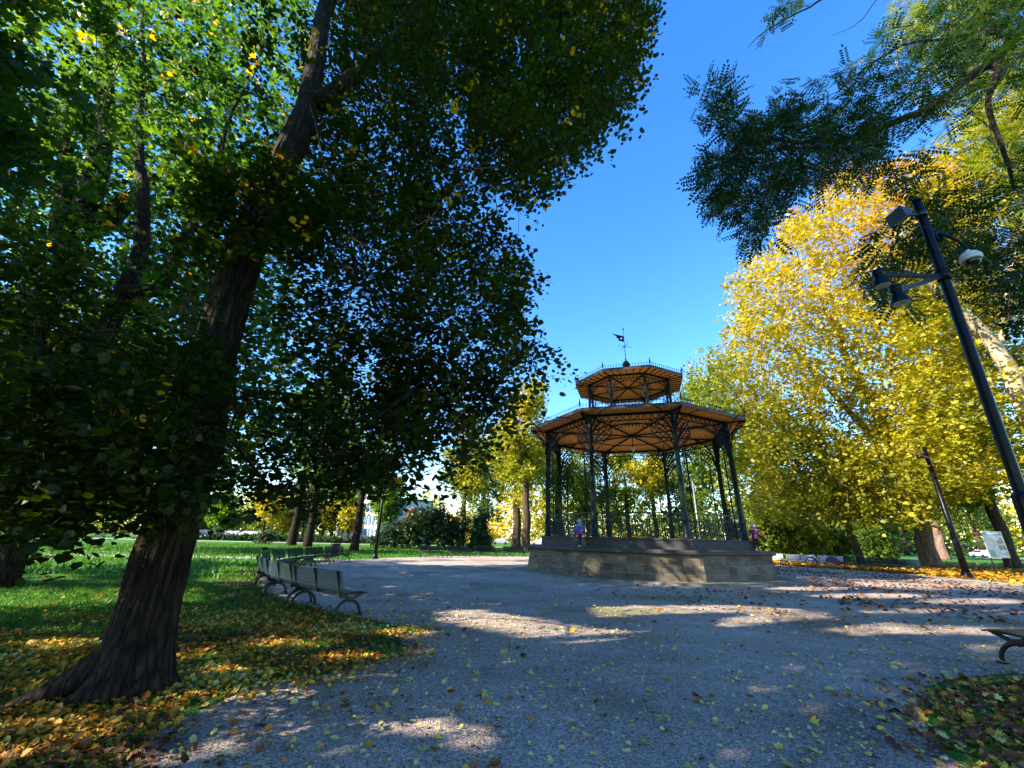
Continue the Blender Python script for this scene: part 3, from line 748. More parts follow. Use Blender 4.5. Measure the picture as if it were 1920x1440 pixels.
def cresting(R, z, n, h, drop):
    mb = MB()
    for k in range(8):
        A, B = vx(R - .02, k, z), vx(R - .02, k + 1, z)
        mb.beam(A, B, .03, .03)
        for i in range(1, n):
            p = A.lerp(B, i / n)
            mb.box(p + Vector((0, 0, h * .25)), (.014, .014, h * .5)); mb.diamond(p + Vector((0, 0, h * .68)), .058, h * .62)
            if drop: mb.diamond(p - Vector((0, 0, .16 + drop * .55)), .05, drop * 1.2)
        for s, r in ((1, .09), (1.55, .07), (1.95, .045)): mb.torus(A + Vector((0, 0, h * s * .62)), r, .014, vx(1, k, 0).normalized().cross(Vector((0, 0, 1))), 10, 4)
        mb.beam(A, A + Vector((0, 0, h * 1.55)), .025, .025, (1, 0, 0)); mb.diamond(A + Vector((0, 0, h * 1.6)), .06, .16)
    return mb.build('cresting', M_IRONB, stand)
cresting(RE, ZE + .13, 30, .27, .11)
# lantern tier
RU, ZU0, ZU1, RUE = 2.575, 8.2, 10.80, 3.45
for k in range(8): column(RU, k, ZU0, ZU1, 0.085)
for k in range(8):
    bay(k, RU, ZU0, ZU1, 9.75, 10.45, .42, 9.55, 10.58, 0.085, 'lattice_arch', 0.62, 0.085, posts=False)
lr = MB()
for k in range(8):
    A, B = vx(RU, k, 0), vx(RU, k + 1, 0); w = (B - A).length; d = (B - A) / w; nr = Vector((d.y, -d.x, 0))
    for z in (8.42, 8.95): lr.beam(A + Vector((0, 0, z)), B + Vector((0, 0, z)), .03, .03)
    for i in range(7):
        p = A + d * w * (i + .5) / 7 + Vector((0, 0, 8.68)); lr.torus(p, .11, .014, nr, 10, 4); lr.diamond(p, .08, .3)
    for f in (.16, .84): lr.beam(A + d * w * f + Vector((0, 0, 8.4)), A + d * w * f + Vector((0, 0, 9.9)), .022, .022, nr)
lr.build('lantern_railing', M_IRONB, stand)
ceiling(RUE - .03, ZU1 + .03, 0.02, 0.02, 'lantern_ceiling')
rafters(RUE - .02, RU, ZU1 - .005, 6, 0.05)
roof(RUE, ZU1 + .03, .25, 11.5, 'lantern_roof')
cresting(RUE, ZU1 + .16, 17, .25, .09)
vm = MB()
vm.lathe([(.25, 11.45), (.22, 11.7), (.12, 11.85), (.10, 12.1), (.17, 12.2), (.25, 12.4), (.17, 12.62), (.06, 12.7), (.024, 12.9), (.018, 14.0), (.012, 14.95), (.035, 15.0), (.045, 15.06), (.03, 15.12)], (0, 0, 0), 12)
mast = vm.build('vane_mast', M_IRONB, stand)
va = MB()
for a in (0.2, 0.2 + math.pi / 2):
    dv = Vector((math.cos(a), math.sin(a), 0)) * .42; c = Vector((0, 0, 13.75)); va.beam(c - dv, c + dv, .014, .014)
    for s in (1, -1): va.diamond(c + dv * s, .06, .13)
va.torus((0, 0, 13.75), .11, .014, (0, 0, 1), 12, 4)
va.build('compass_arms', M_IRONB, mast)
fl = MB(); fd = Vector((-0.93, -0.36, 0)).normalized(); fz = Vector((0, 0, 1)); fn = fd.cross(fz)
def plate(mb, outl, o, ax, ay, t):
    n = len(outl); nn = ax.cross(ay)
    mb.add([o + ax * x + ay * y + nn * (t / 2) for x, y in outl] + [o + ax * x + ay * y - nn * (t / 2) for x, y in outl],
           [tuple(range(n)), tuple(range(2 * n - 1, n - 1, -1))] + [(i, n + i, n + (i + 1) % n, (i + 1) % n) for i in range(n)])
o = Vector((0, 0, 14.1))
plate(fl, [(0.03, 0), (.14, 0), (.14, .42), (.03, .42)], o, fd, fz, .02); plate(fl, [(.14, 0), (.30, 0), (.30, .14), (.14, .14)], o, fd, fz, .02)
plate(fl, [(.14, .28), (.30, .28), (.30, .42), (.14, .42)], o, fd, fz, .02)
plate(fl, [(.30, 0), (.46, .02), (.42, .14), (.62, .20), (.58, .28), (.95, .42), (.30, .42)], o, fd, fz, .02)
fl.build('vane_flag', M_IRONB, mast)

lamp = thing('hanging_lamp', 'small lantern hanging from the middle of the bandstand ceiling', 'lamp', tuple(GC))
M_GLASSW = simple('frosted lamp glass', (0.6, 0.58, 0.52), 0.3, var=0.05)
l = MB(); l.lathe([(.16, 7.69), (.14, 7.6), (.05, 7.52), (.022, 7.45), (.022, 7.1), (.05, 7.05), (.12, 7.0)], (0, 0, 0), 10); l.build('stem', M_IRONB, lamp)
l = MB(); l.lathe([(.09, 7.0), (.13, 6.93), (.12, 6.78), (.07, 6.70)], (0, 0, 0), 10); l.build('lamp_glass', M_GLASSW, lamp)

# ================================================================== BENCHES
M_BENCH = simple('dark teal bench paint', (0.006, 0.022, 0.027), 0.4, 0.0, var=0.2, vscale=8, spec=0.2)
M_FRAME = simple('black cast iron', (0.008, 0.010, 0.012), 0.45, 0.0, var=0.3, vscale=10, spec=0.45)
def make_bench(name, label, L=2.1, slat=None, group=None):
    slat = slat or M_BENCH
    t = thing(name, label, 'bench', group=group)
    s = MB()
    for i in range(12):
        y = -.16 + i * .047; z = .455 + .02 * math.cos((i - 5) / 6 * 1.5) - (.0 if i < 9 else (i - 8) * .006)
        s.box((0, y, z - .012), (L, .034, .022))
    s.build('seat', slat, t)
    b = MB(); a = R_(14)
    for i in range(11):
        q = i / 10; z = .52 + q * .34; y = -.205 - (z - .45) * math.tan(a)
        b.box((0, y, z), (L, .02, .025), Matrix.Rotation(-a, 3, 'X'))
    b.build('backrest', slat, t)
    xs = (-L / 2 + .12, 0, L / 2 - .12)
    for x in xs:
        p = MB(); p.beam((x, -.17, .40), (x, -.335, .885), .045, .035, (1, 0, 0)); p.beam((x, -.2, .425), (x, .36, .425), .045, .03, (1, 0, 0))
        p.build('upright', M_FRAME, t)
    for x in (xs[0], xs[2]):
        p = MB()
        p.torus((x, .03, .02), .29, .032, (1, 0, 0), 16, 6, 0, math.pi, (0, 1, 0))
        p.beam((x, -.25, .40), (x, .12, .33), .05, .09, (1, 0, 0)); p.beam((x, .03, .29), (x, .33, .42), .045, .05, (1, 0, 0))
        for y in (-.26, .32): p.box((x, y, .012), (.07, .12, .024))
        p.build('leg', M_FRAME, t)
    r = MB(); r.beam((-L / 2 + .1, -.03, .38), (L / 2 - .1, -.03, .38), .03, .03); r.build('stretcher', M_FRAME, t)
    return t
def face_centre(p): d = GC - Vector((p[0], p[1], 0)); return math.atan2(d.y, d.x) - math.pi / 2
b0 = make_bench('park_bench', 'x')
first = [True]
def put_bench(p, label, group, rz=None):
    o = b0 if first[0] else copy_tree(b0); first[0] = False
    o.location = (p[0], p[1], 0.008); o.rotation_euler = (0, 0, face_centre(p) if rz is None else rz)
    o['label'] = label; o['group'] = group
    return o
GL = 'curved row of benches beside the left lawn'
LAB = ['slatted bench at the near end of the curved row, its end standing free on gravel', 'second slatted bench of the curved row from its near end, seen from behind', 'third slatted bench of the curved row, seen from behind beside the lawn',
       'fourth bench of the curved row, seen nearly end-on from behind', 'middle bench of the curved row at the turn of the curve', 'bench just past the turn of the curved row, first to show its seat front',
       'third bench before the litter bin on the curved row, front facing viewer', 'teal bench second from the litter bin on the curved row', 'teal bench right beside the black litter bin']
for k in range(9):
    BA = R_(-130.9 - 7.15 * k); bq = Vector((8.2 + 18.7 * math.cos(BA), 24.3 + 18.7 * math.sin(BA), 0)); put_bench(bq, LAB[k], GL)
def ang_u(u, r, lo, hi):
    best = None
    for i in range(400):
        a = lo + (hi - lo) * i / 399; q = ring(a, r); d = Vector((q.x, q.y, 0.4 - CAM_H)); w = d.dot(_f)
        if w <= 0: continue
        e = abs(960 + FPX * d.dot(_r) / w - u)
        if best is None or e < best[0]: best = (e, a)
    return best[1]
GF = 'four benches along the far edge of the plaza'
FL_ = ['far bench below the dark shrub, leftmost of four in line', 'far bench second from the left, beyond the plaza', 'far bench below the small cone shrub, third in line', 'far bench nearest the bandstand base at the end of the line of four']
for u, lb in zip((810, 860, 912, 965), FL_):
    put_bench(ring(ang_u(u, 17.2, R_(100), R_(160)), 17.2), lb, GF)
GRR = 'benches along the right edge of the plaza'
RL_ = ['sun-whitened bench half hidden by the corner of the bandstand base', 'bright sunlit bench just left of the bicycle', 'sunlit bench directly behind the bicycle', 'shaded bench between the bicycle and the leaning trunk', 'dark bench in front of the leaning tree trunk', 'dark bench right of the leaning tree trunk']
M_PALEB = simple('pale grey bench paint', (0.42, 0.42, 0.43), 0.35, var=0.1, vscale=8, spec=0.5)  # sun glare on the first three benches is put into this slat colour
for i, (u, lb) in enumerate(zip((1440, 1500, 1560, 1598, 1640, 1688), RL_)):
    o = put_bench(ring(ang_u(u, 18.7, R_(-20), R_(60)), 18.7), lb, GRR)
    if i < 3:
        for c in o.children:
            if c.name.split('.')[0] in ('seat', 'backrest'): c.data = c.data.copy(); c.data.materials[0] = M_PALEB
M_BENCHB = simple('brown stained bench slat', (0.16, 0.10, 0.06), 0.55, var=0.3, vscale=8)
cb = make_bench('park_bench', 'brown slatted bench cut off by the right edge of the picture', slat=M_BENCHB)
cb.location = (8.42, 6.95, 0.008); cb.rotation_euler = (0, 0, R_(8))
put_bench(Vector(P(186, 1000, 70)), 'small distant bench on the sunny lawn left of the big trunk', 'distant benches', rz=R_(180))

# ------------------------------------------------------------------ litter bin, lamps, board, bicycle
M_BLACK = simple('black enamel', (0.012, 0.013, 0.014), 0.35, var=0.2)
bn = ring(R_(168.4), 19.0)
bt = thing('litter_bin', 'black round litter bin at the far end of the curved bench row', 'litter bin', (bn.x, bn.y, 0))
p = MB(); p.lathe([(.20, .22), (.23, .25), (.26, .95), (.28, .97), (.28, 1.02), (.24, 1.02), (.22, .6)], (0, 0, 0), 16); p.build('bin_body', M_BLACK, bt)
p = MB(); p.tube([(-.30, 0, 0), (-.30, 0, 1.06)], .022, 6); p.tube([(.30, 0, 0), (.30, 0, 1.06)], .022, 6); p.tube([(-.30, 0, .3), (.30, 0, .3)], .018, 6); p.build('bin_stand', M_BLACK, bt)

M_POST = simple('black lamp post paint', (0.003, 0.003, 0.005), 0.35, 0.0, var=0.2, vscale=4, spec=0.16)
M_WHITEP = simple('off-white plastic', (0.62, 0.58, 0.52), 0.45, var=0.12, vscale=14)
M_DOME = simple('smoked dome glass', (0.01, 0.01, 0.018), 0.06, var=0.1, spec=0.8)
M_LENS = simple('lamp glass disc', (0.42, 0.42, 0.46), 0.25, var=0.1)
LX, LY = 6.64, 5.5
lp = thing('street_lamp', 'tall black lamp post with spotlights, speaker and white dome camera at right', 'street lamp', (LX, LY, 0))
def lpp(u, v, Y=5.5): return Vector(P(u, v, Y)) - Vector((LX, LY, 0))
top = lpp(1719, 378)
def polept(z): t = z / top.z; return Vector((top.x * t, 0, z))
p = MB(); p.tube([polept(z) for z in np.linspace(0, top.z, 9)], [.066] * 8 + [.064], 16); p.lathe([(.066, top.z - .01), (.075, top.z), (.07, top.z + .03), (.02, top.z + .04)], (top.x, 0, 0), 16); p.build('pole', M_POST, lp)
p = MB(); p.tube([polept(z) for z in (0, .1, 1.2, 2.2, 2.27, 2.32)], [.13, .105, .10, .10, .105, .07], 16); p.lathe([(.16, 0), (.16, .04), (.13, .06)], (0, 0, 0), 16); p.build('sleeve', M_POST, lp)
zc = lpp(1772, 517).z
p = MB(); p.tube([polept(zc - .10), polept(zc + .10)], .085, 16)
h1, h2 = lpp(1650, 522, 5.35), lpp(1684, 553, 4.95)
for h in (h1, h2): p.beam(polept(zc), h + Vector((0, 0, .06)), .045, .06)
p.build('bracket_arm', M_POST, lp)
for h in (h1, h2):
    p = MB(); p.lathe([(.02, .15), (.075, .145), (.08, .06), (.07, .05), (.072, .0), (.085, -.01), (.115, -.12), (.12, -.14), (.11, -.14)], h, 18); q = p.build('spotlight', M_POST, lp)
    p = MB(); p.lathe([(.108, -.1385), (.09, -.146), (.01, -.15)], h, 18); p.build('lens', M_LENS, q)
sp = lpp(1692, 402, 5.45)
p = MB(); zs = lpp(1722, 403).z
p.tube([polept(zs - .04), polept(zs + .04)], .08, 12)
p.add([sp + Vector(v) for v in [(.10, -.06, .07), (.10, .06, .07), (.10, .06, -.05), (.10, -.06, -.05), (-.16, -.15, .05), (-.16, .15, .05), (-.12, .15, -.17), (-.12, -.15, -.17)]],
      [(0, 3, 2, 1), (4, 5, 6, 7), (0, 1, 5, 4), (1, 2, 6, 5), (2, 3, 7, 6), (3, 0, 4, 7)])
p.beam(polept(zs), sp + Vector((.08, 0, 0)), .03, .04)
p.build('speaker', M_BLACK, lp)
dc = lpp(1820, 484, 5.35)
p = MB(); za = lpp(1752, 443).z; a0 = polept(za)
p.box(a0 + Vector((.11, 0, -.02)), (.10, .10, .16))
p.tube([a0 + Vector((.12, -.02, .02)), a0.lerp(dc, .35) + Vector((0, 0, .20)), a0.lerp(dc, .62) + Vector((0, 0, .27)), a0.lerp(dc, .88) + Vector((0, 0, .27)), dc + Vector((0, 0, .19)), dc + Vector((0, 0, .10))], .022, 8)
ar = p.build('camera_arm', M_POST, lp)
p = MB(); p.lathe([(.03, .15), (.04, .11), (.10, .085), (.132, .03), (.135, .018), (.122, .014), (.122, .006), (.135, .002), (.132, -.03), (.122, -.05), (.10, -.05)], dc, 22); hs_ = p.build('camera_housing', M_WHITEP, lp)
p = MB(); p.lathe([(.105, -.045), (.10, -.085), (.075, -.125), (.04, -.142), (.004, -.148)], dc, 22); p.build('camera_dome', M_DOME, hs_)

def plain_lamp(name, label, base, h, r, armdir, mat, group=None, lean=(0, 0)):
    t = thing(name, label, 'street lamp', (base[0], base[1], 0), 0, group)
    tp = Vector((lean[0], lean[1], h))
    p = MB(); p.tube([(0, 0, 0), tp * .3, tp], [r * 1.25, r, r * .75], 10); p.lathe([(r * 2.2, 0), (r * 2.2, .05), (r * 1.4, .3), (r * 1.2, .35)], (0, 0, 0), 10); p.build('pole', mat, t)
    a = Vector(armdir)
    p = MB(); p.tube([tp * .93, tp * .93 + a * .6 + Vector((0, 0, .05)), tp * .93 + a], r * .4, 6); p.build('bracket_arm', mat, t)
    p = MB(); p.lathe([(.03, .12), (.13, .10), (.15, .02), (.22, -.12), (.20, -.13)], tp * .93 + a, 12); p.build('lamp_head', mat, t)
    return t
q = P(1742, 832, 25.1)
plain_lamp('street_lamp', 'thin black lamp post before the yellow trees, left of the info board', G(1815, 1084), float(q[2]), .15, (-.75, -.3, -.1), M_POST)
plain_lamp('street_lamp', 'thin black lamp post on the lawn left of the big dark shrub', G(703, 1048), 7.5, .10, (.5, -.2, 0), M_POST)
M_GREYP = simple('grey galvanised pole', (0.2, 0.2, 0.22), 0.5, 0.3, var=0.15)
gz = P(1298, 902, 47)
plain_lamp('street_lamp', 'pale grey lamp pole seen through the right arches of the bandstand', (gz[0], gz[1]), float(gz[2]), .085, (.9, 0, 0), M_GREYP)

M_PAPER = simple('printed board panel', (0.34, 0.42, 0.56), 0.35, var=0.06, vscale=2)
M_BLUEB = simple('printed blue band', (0.05, 0.20, 0.42), 0.35, var=0.3, vscale=3)
M_MAPG = simple('printed map', (0.30, 0.40, 0.40), 0.35, var=0.35, vscale=9)
M_PHOTO = simple('printed dark photo', (0.02, 0.025, 0.05), 0.3, var=0.7, vscale=8)
M_GREENP = simple('printed green foliage', (0.06, 0.26, 0.22), 0.35, var=0.5, vscale=7)
M_TXT = simple('printed pale text line', (0.7, 0.78, 0.85), 0.4, var=0.05)
M_TXT2 = simple('printed grey text line', (0.33, 0.37, 0.47), 0.4, var=0.05)
bl, brr = Vector(G(1868, 1080)), Vector(G(1908, 1080)); bd = (brr - bl); bw = 1.95; bd.normalize()
ib = thing('info_board', 'white and blue park information board on two thin black legs', 'information board', tuple((bl + brr) / 2), math.atan2(bd.y, bd.x))
ZP0, ZP1 = 1.12, 2.72; HH = ZP1 - ZP0
p = MB(); p.box((0, 0, (ZP0 + ZP1) / 2), (bw + .06, .045, HH + .06)); pan = p.build('panel', M_WHITEP, ib)
p = MB(); p.box((0, -.025, (ZP0 + ZP1) / 2), (bw, .006, HH)); sh = p.build('printed_sheet', M_PAPER, pan)
def art(name, outl, mat, dy):
    p = MB(); plate(p, [((x - .5) * bw, ZP0 + y * HH) for x, y in outl], Vector((0, -.030 - dy, 0)), Vector((1, 0, 0)), Vector((0, 0, 1)), .004); return p
p = art('b', [(.02, .86), (.98, .86), (.98, .985), (.02, .985)], 0, 0)
p.build('header_band', M_BLUEB, pan)
p = MB()
for x0, x1, y, hh in ((.22, .80, .945, .022), (.22, .60, .90, .014)): plate(p, [((x - .5) * bw, ZP0 + yy * HH) for x, yy in ((x0, y - hh), (x1, y - hh), (x1, y + hh), (x0, y + hh))], Vector((0, -.035, 0)), Vector((1, 0, 0)), Vector((0, 0, 1)), .004)
p.build('header_lettering', M_TXT, pan)
art('m', [(.12, .72), (.25, .74), (.42, .72), (.55, .55), (.52, .45), (.50, .36), (.36, .42), (.24, .54)], 0, 0).build('map_print', M_MAPG, pan)
p = art('p', [(.62, .54), (.92, .54), (.92, .67), (.62, .67)], 0, 0)
for o2 in ([(.60, .29), (.96, .29), (.96, .47), (.60, .47)], [(.78, .69), (.92, .69), (.92, .77), (.78, .77)]):
    plate(p, [((x - .5) * bw, ZP0 + y * HH) for x, y in o2], Vector((0, -.030, 0)), Vector((1, 0, 0)), Vector((0, 0, 1)), .004)
p.build('photo_print', M_PHOTO, pan)
p = art('g', [(.02, .02), (.36, .02), (.30, .14), (.36, .22), (.26, .31), (.14, .26), (.06, .28), (.02, .2)], 0, 0)
plate(p, [((x - .5) * bw, ZP0 + y * HH) for x, y in [(.70, .13), (.84, .10), (.97, .04), (.97, .24), (.84, .2)]], Vector((0, -.030, 0)), Vector((1, 0, 0)), Vector((0, 0, 1)), .004)
p.build('foliage_print', M_GREENP, pan)
p = MB()
for i in range(7): plate(p, [((x - .5) * bw, ZP0 + y * HH) for x, y in ((.40, .05 + i * .027), (.66, .05 + i * .027), (.66, .062 + i * .027), (.40, .062 + i * .027))], Vector((0, -.030, 0)), Vector((1, 0, 0)), Vector((0, 0, 1)), .004)
p.build('text_print', M_TXT2, pan)
for s in (-1, 1):
    p = MB(); p.tube([(s * bw * .46, .03, 0), (s * bw * .46, .03, ZP1 - .1)], .035, 8); p.build('leg', M_BLACK, ib)

M_BIKEW = simple('white bicycle paint', (0.4, 0.4, 0.43), 0.35, var=0.06)
M_BIKEP = simple('magenta skirt guard', (0.11, 0.008, 0.06), 0.6, var=0.2)
M_RUB = simple('black rubber', (0.012, 0.012, 0.012), 0.8, var=0.2)
bp_ = ring(ang_u(1541, 17.7, R_(-20), R_(60)), 17.7); bp_.z = .012
bk = thing('bicycle', 'white step-through bicycle with magenta rear skirt guard leaning by the benches', 'bicycle', tuple(bp_), R_(-42))
BS = 1.12
for x in (-.56, .56):
    p = MB(); p.torus((x * BS, 0, .35 * BS), .335 * BS, .020 * BS, (0, 1, 0), 28, 6); w = p.build('wheel', M_RUB, bk)
    p = MB(); p.torus((x * BS, 0, .35 * BS), .31 * BS, .010 * BS, (0, 1, 0), 28, 4)
    for i in range(14): a = i * math.pi / 7; p.tube([(x * BS, 0, .35 * BS), (x * BS + .31 * BS * math.cos(a), 0, .35 * BS + .31 * BS * math.sin(a))], .003 * BS, 3)
    p.lathe([(.03 * BS, -.05), (.03 * BS, .05)], (x * BS, 0, .35 * BS), 8, Matrix.Rotation(math.pi / 2, 3, 'X')); p.build('rim', M_GREYP, w)
p = MB()
for pts, r in (([(-.40, 0, .88), (-.52, 0, .50), (-.56, 0, .35)], .02), ([(-.36, 0, .78), (-.22, 0, .46), (.02, 0, .33), (.12, 0, .31)], .026), ([(.22, 0, .86), (.14, 0, .55), (.08, 0, .30)], .02), ([(.10, 0, .31), (.56, .04, .35)], .013), ([(.10, 0, .31), (.56, -.04, .35)], .013), ([(.17, 0, .66), (.56, .04, .35)], .012), ([(.17, 0, .66), (.56, -.04, .35)], .012)):
    p.tube([Vector(q) * BS for q in pts], r * BS, 8)
p.build('frame', M_BIKEW, bk)
p = MB(); p.tube([Vector(q) * BS for q in ((-.40, 0, .88), (-.40, 0, 1.02))], .016, 6); p.tube([Vector(q) * BS for q in ((-.26, -.28, 1.02), (-.36, -.24, 1.06), (-.41, 0, 1.03), (-.36, .24, 1.06), (-.26, .28, 1.02))], .018, 6); p.build('handlebar', M_BLACK, bk)
p = MB(); p.tube([Vector((.22, 0, .84)) * BS, Vector((.235, 0, .93)) * BS], .016, 6); p.lathe([(.02, -.16), (.05, -.12), (.12, .08), (.11, .14), (.02, .15)], Vector((.24, 0, .96)) * BS, 10, Matrix.Rotation(math.pi / 2, 3, 'Y') @ Matrix.Diagonal((.5, 1, 1))); p.build('saddle', M_BLACK, bk)
p = MB()
for s in (-1, 1):
    ol = [(.56 + .40 * math.cos(a), .35 + .40 * math.sin(a)) for a in np.linspace(R_(0), R_(165), 12)] + [(.45, .38), (.62, .36)]
    plate(p, [(x * BS, z * BS) for x, z in ol], Vector((0, s * .05, 0)), Vector((1, 0, 0)), Vector((0, 0, 1)), .012)
p.build('skirt_guard', M_BIKEP, bk)
p = MB(); plate(p, [(-.66 * BS, .62 * BS), (-.40 * BS, .72 * BS), (-.24 * BS, .40 * BS), (-.34 * BS, .36 * BS), (-.46 * BS, .58 * BS)], Vector((0, 0, 0)), Vector((1, 0, 0)), Vector((0, 0, 1)), .06); p.build('mudguard', M_BIKEP, bk)
p = MB(); p.beam(Vector((.40, 0, .78)) * BS, Vector((.86, 0, .78)) * BS, .16, .02); p.beam(Vector((.80, 0, .77)) * BS, Vector((.60, 0, .38)) * BS, .012, .012); p.tube([Vector((.12, -.10, .31)) * BS, Vector((.12, .10, .31)) * BS], .05, 10); p.build('luggage_rack', M_BLACK, bk)

# ------------------------------------------------------------------ people
M_SKIN = simple('skin', (0.50, 0.30, 0.21), 0.55, var=0.08)
def skin_mesh(name, verts, edges, radii, mat, parent, lvl=1, rootv=0):
    me = bpy.data.meshes.new(name); me.from_pydata(verts, edges, []); me.materials.append(mat)
    o = bpy.data.objects.new(name, me); COL.objects.link(o)
    md = o.modifiers.new('skin', 'SKIN'); md.use_smooth_shade = True
    for i, r in enumerate(radii):
        rr = r if hasattr(r, '__len__') else (r, r)
        me.skin_vertices[0].data[i].radius = rr; me.skin_vertices[0].data[i].use_root = (i == rootv)
    sd = o.modifiers.new('sub', 'SUBSURF'); sd.levels = lvl; sd.render_levels = lvl
    if parent is not None: o.parent = parent
    return o
def person(label, loc, rz, h, coat, skirt, legs, hat, shoes, stride=.10, arm=(.30, .22)):
    """figure facing local +y, standing on z=0"""
    t = thing('person', label, 'person', loc, rz)
    s = h
    V = [(0, 0, .52), (0, 0, .60), (0, 0, .70), (0, -.005, .79), (0, 0, .845), (0, .012, .905), (0, .012, .965),
         (.055, 0, .48), (.058, stride * .5, .27), (.058, stride, .05), (.062, stride + .085, .022),
         (-.055, 0, .48), (-.058, -stride * .3, .27), (-.058, -stride * .8, .05), (-.062, -stride * .8 + .085, .022),
         (.115, 0, .775), (.165, -.01, .64), (.165 + arm[0] * .25, .07, .53), (.17 + arm[0] * .28, .10, .49),
         (-.115, 0, .775), (-.165, -.01, .64), (-.165 - arm[1] * .25, .05, .53), (-.17 - arm[1] * .28, .08, .49)]
    E_ = [(0, 1), (1, 2), (2, 3), (3, 4), (4, 5), (5, 6), (0, 7), (7, 8), (8, 9), (9, 10), (0, 11), (11, 12), (12, 13), (13, 14), (3, 15), (15, 16), (16, 17), (17, 18), (3, 19), (19, 20), (20, 21), (21, 22)]
    r = [(.085, .07), (.08, .065), (.09, .068), (.085, .06), .034, (.068, .074), (.05, .055), .06, .042, .028, (.024, .02), .06, .042, .028, (.024, .02), .04, .032, .024, .02, .04, .032, .024, .02]
    skin_mesh('body', [Vector(v) * s for v in V], E_, [tuple(a * s for a in q) if hasattr(q, '__len__') else q * s for q in r], M_SKIN, t)
    def shell(name, idx, grow, mat):
        mp = {j: i for i, j in enumerate(idx)}
        skin_mesh(name, [Vector(V[j]) * s for j in idx], [(mp[a], mp[b]) for a, b in E_ if a in mp and b in mp], [tuple(a * s * grow for a in r[j]) if hasattr(r[j], '__len__') else r[j] * s * grow for j in idx], mat, t)
    shell('jacket', [2, 1, 3, 15, 16, 17, 19, 20, 21], 1.22, coat)
    shell('trousers', [0, 7, 8, 9, 11, 12, 13], 1.15, legs)
    p = MB(); p.lathe([(.10 * s, .60 * s), (.115 * s, .55 * s), (.135 * s, .45 * s), (.13 * s, .445 * s), (.09 * s, .56 * s)], (0, 0, 0), 16); p.build('skirt', skirt, t)
    p = MB(); c = Vector((0, .004, .918)) * s
    p.lathe([(.066 * s, -.055 * s), (.088 * s, -.03 * s), (.093 * s, .02 * s), (.078 * s, .07 * s), (.045 * s, .095 * s), (.005 * s, .102 * s)], c, 14, Matrix.Rotation(R_(12), 3, 'X')); p.build('hood', hat, t)
    f = MB()
    for x in (-.028, .028): f.lathe([(.001, .009 * s), (.009 * s, 0), (.001, -.009 * s)], Vector((x, .084, .915)) * s, 6)
    f.build('eye', M_BLACK, t)
    f = MB(); f.diamond(Vector((0, .09, .895)) * s, .022 * s, .03 * s); f.build('nose', M_SKIN, t)
    for i, (a, y0) in enumerate(((.062, stride), (-.062, -stride * .8))):
        p = MB(); p.lathe([(.001, -.06 * s), (.03 * s, -.045 * s), (.034 * s, .02 * s), (.026 * s, .07 * s), (.001, .085 * s)], Vector((a, y0 + .03, .026)) * s, 10, Matrix.Rotation(-math.pi / 2, 3, 'X') @ Matrix.Diagonal((1, .75, 1))); p.build('shoe', shoes, t)
    for j, sg in ((18, 1), (22, -1)):
        p = MB(); b = Vector(V[j]) * s
        for i in range(4): p.tube([b + Vector((sg * (.012 - .008 * i) * s, .004 * s, -.005 * s)), b + Vector((sg * (.016 - .009 * i) * s, .018 * s, -.03 * s)), b + Vector((sg * (.010 - .007 * i) * s, .026 * s, (-.05 + abs(i - 1.5) * .005) * s))], [.006 * s, .0055 * s, .004 * s], 5)
        p.tube([b + Vector((-sg * .012 * s, .012 * s, 0)), b + Vector((-sg * .024 * s, .026 * s, -.018 * s)), b + Vector((-sg * .022 * s, .034 * s, -.03 * s))], [.007 * s, .006 * s, .004 * s], 5)
        p.build('hand', M_SKIN, t)
    return t
mk = lambda n, c, r=.75: simple(n, c, r, var=.18, vscale=10)
zz = 1.285
def ledge_pt(u, v):
    d = ray(u, v); best = None
    for k in range(8):
        A, B = vx(6.06, k, 0) + GC, vx(6.06, k + 1, 0) + GC; e = B - A; den = d[0] * e.y - d[1] * e.x
        if abs(den) < 1e-9: continue
        t = (A.x * e.y - A.y * e.x) / den; w = (A.x * d[1] - A.y * d[0]) / den
        if 0 <= w <= 1 and (best is None or t < best): best = t
    return Vector((d[0] * best, d[1] * best, 0))
pc = ledge_pt(1087.5, 1012)
person('child in blue vest, pink skirt and lilac hood on the bandstand ledge', (pc.x, pc.y, zz), R_(28), 1.22, mk('blue quilted vest', (.03, .16, .50)), mk('pink skirt', (.38, .06, .30)), mk('black leggings', (.012, .012, .016)), mk('lilac knit hood', (.42, .36, .46)), mk('pale shoes', (.5, .5, .48)), .10, (.30, .62))
pq = GC + vx(6.02, 2, 0) + Vector((-.25, .1, 0))
person('child in plum jacket and grey hood at the right end of the bandstand ledge', (pq.x, pq.y, zz), R_(160), 1.2, mk('plum jacket', (.13, .02, .09)), mk('plum jacket hem', (.12, .02, .08)), mk('dark trousers', (.015, .012, .014)), mk('grey knit hood', (.36, .36, .40)), mk('dark shoes', (.05, .04, .04)), .08, (.2, .7))

# ------------------------------------------------------------------ far buildings, cars
M_WHITEW = simple('white rendered wall', (0.74, 0.73, 0.72), 0.8, var=0.06, vscale=.5)
M_GLASSB = simple('blue window glass', (0.12, 0.22, 0.38), 0.12, var=0.3, vscale=.6, spec=0.8)
M_WINF = simple('dark window frame', (0.05, 0.05, 0.06), 0.5)
by = 104.0
bx0, bx1 = float(P(634, 1000, by)[0]), float(P(750, 1000, by)[0]); bh = float(P(700, 938, by)[2])
bdg = thing('modern_building', 'white modern building with vertical fins behind the left lawn', 'building', (bx0, by, 0), R_(-38))
W = bx1 - bx0
p = MB(); p.box((W / 2, 8, bh / 2), (W, 15.9, bh)); p.build('wall', M_WHITEW, bdg)
for i in range(5):
    p = MB(); p.box((.8 + i * W * .11, -.45, bh * .46), (.5, .9, bh * .92)); p.build('fin', M_WHITEW, bdg)
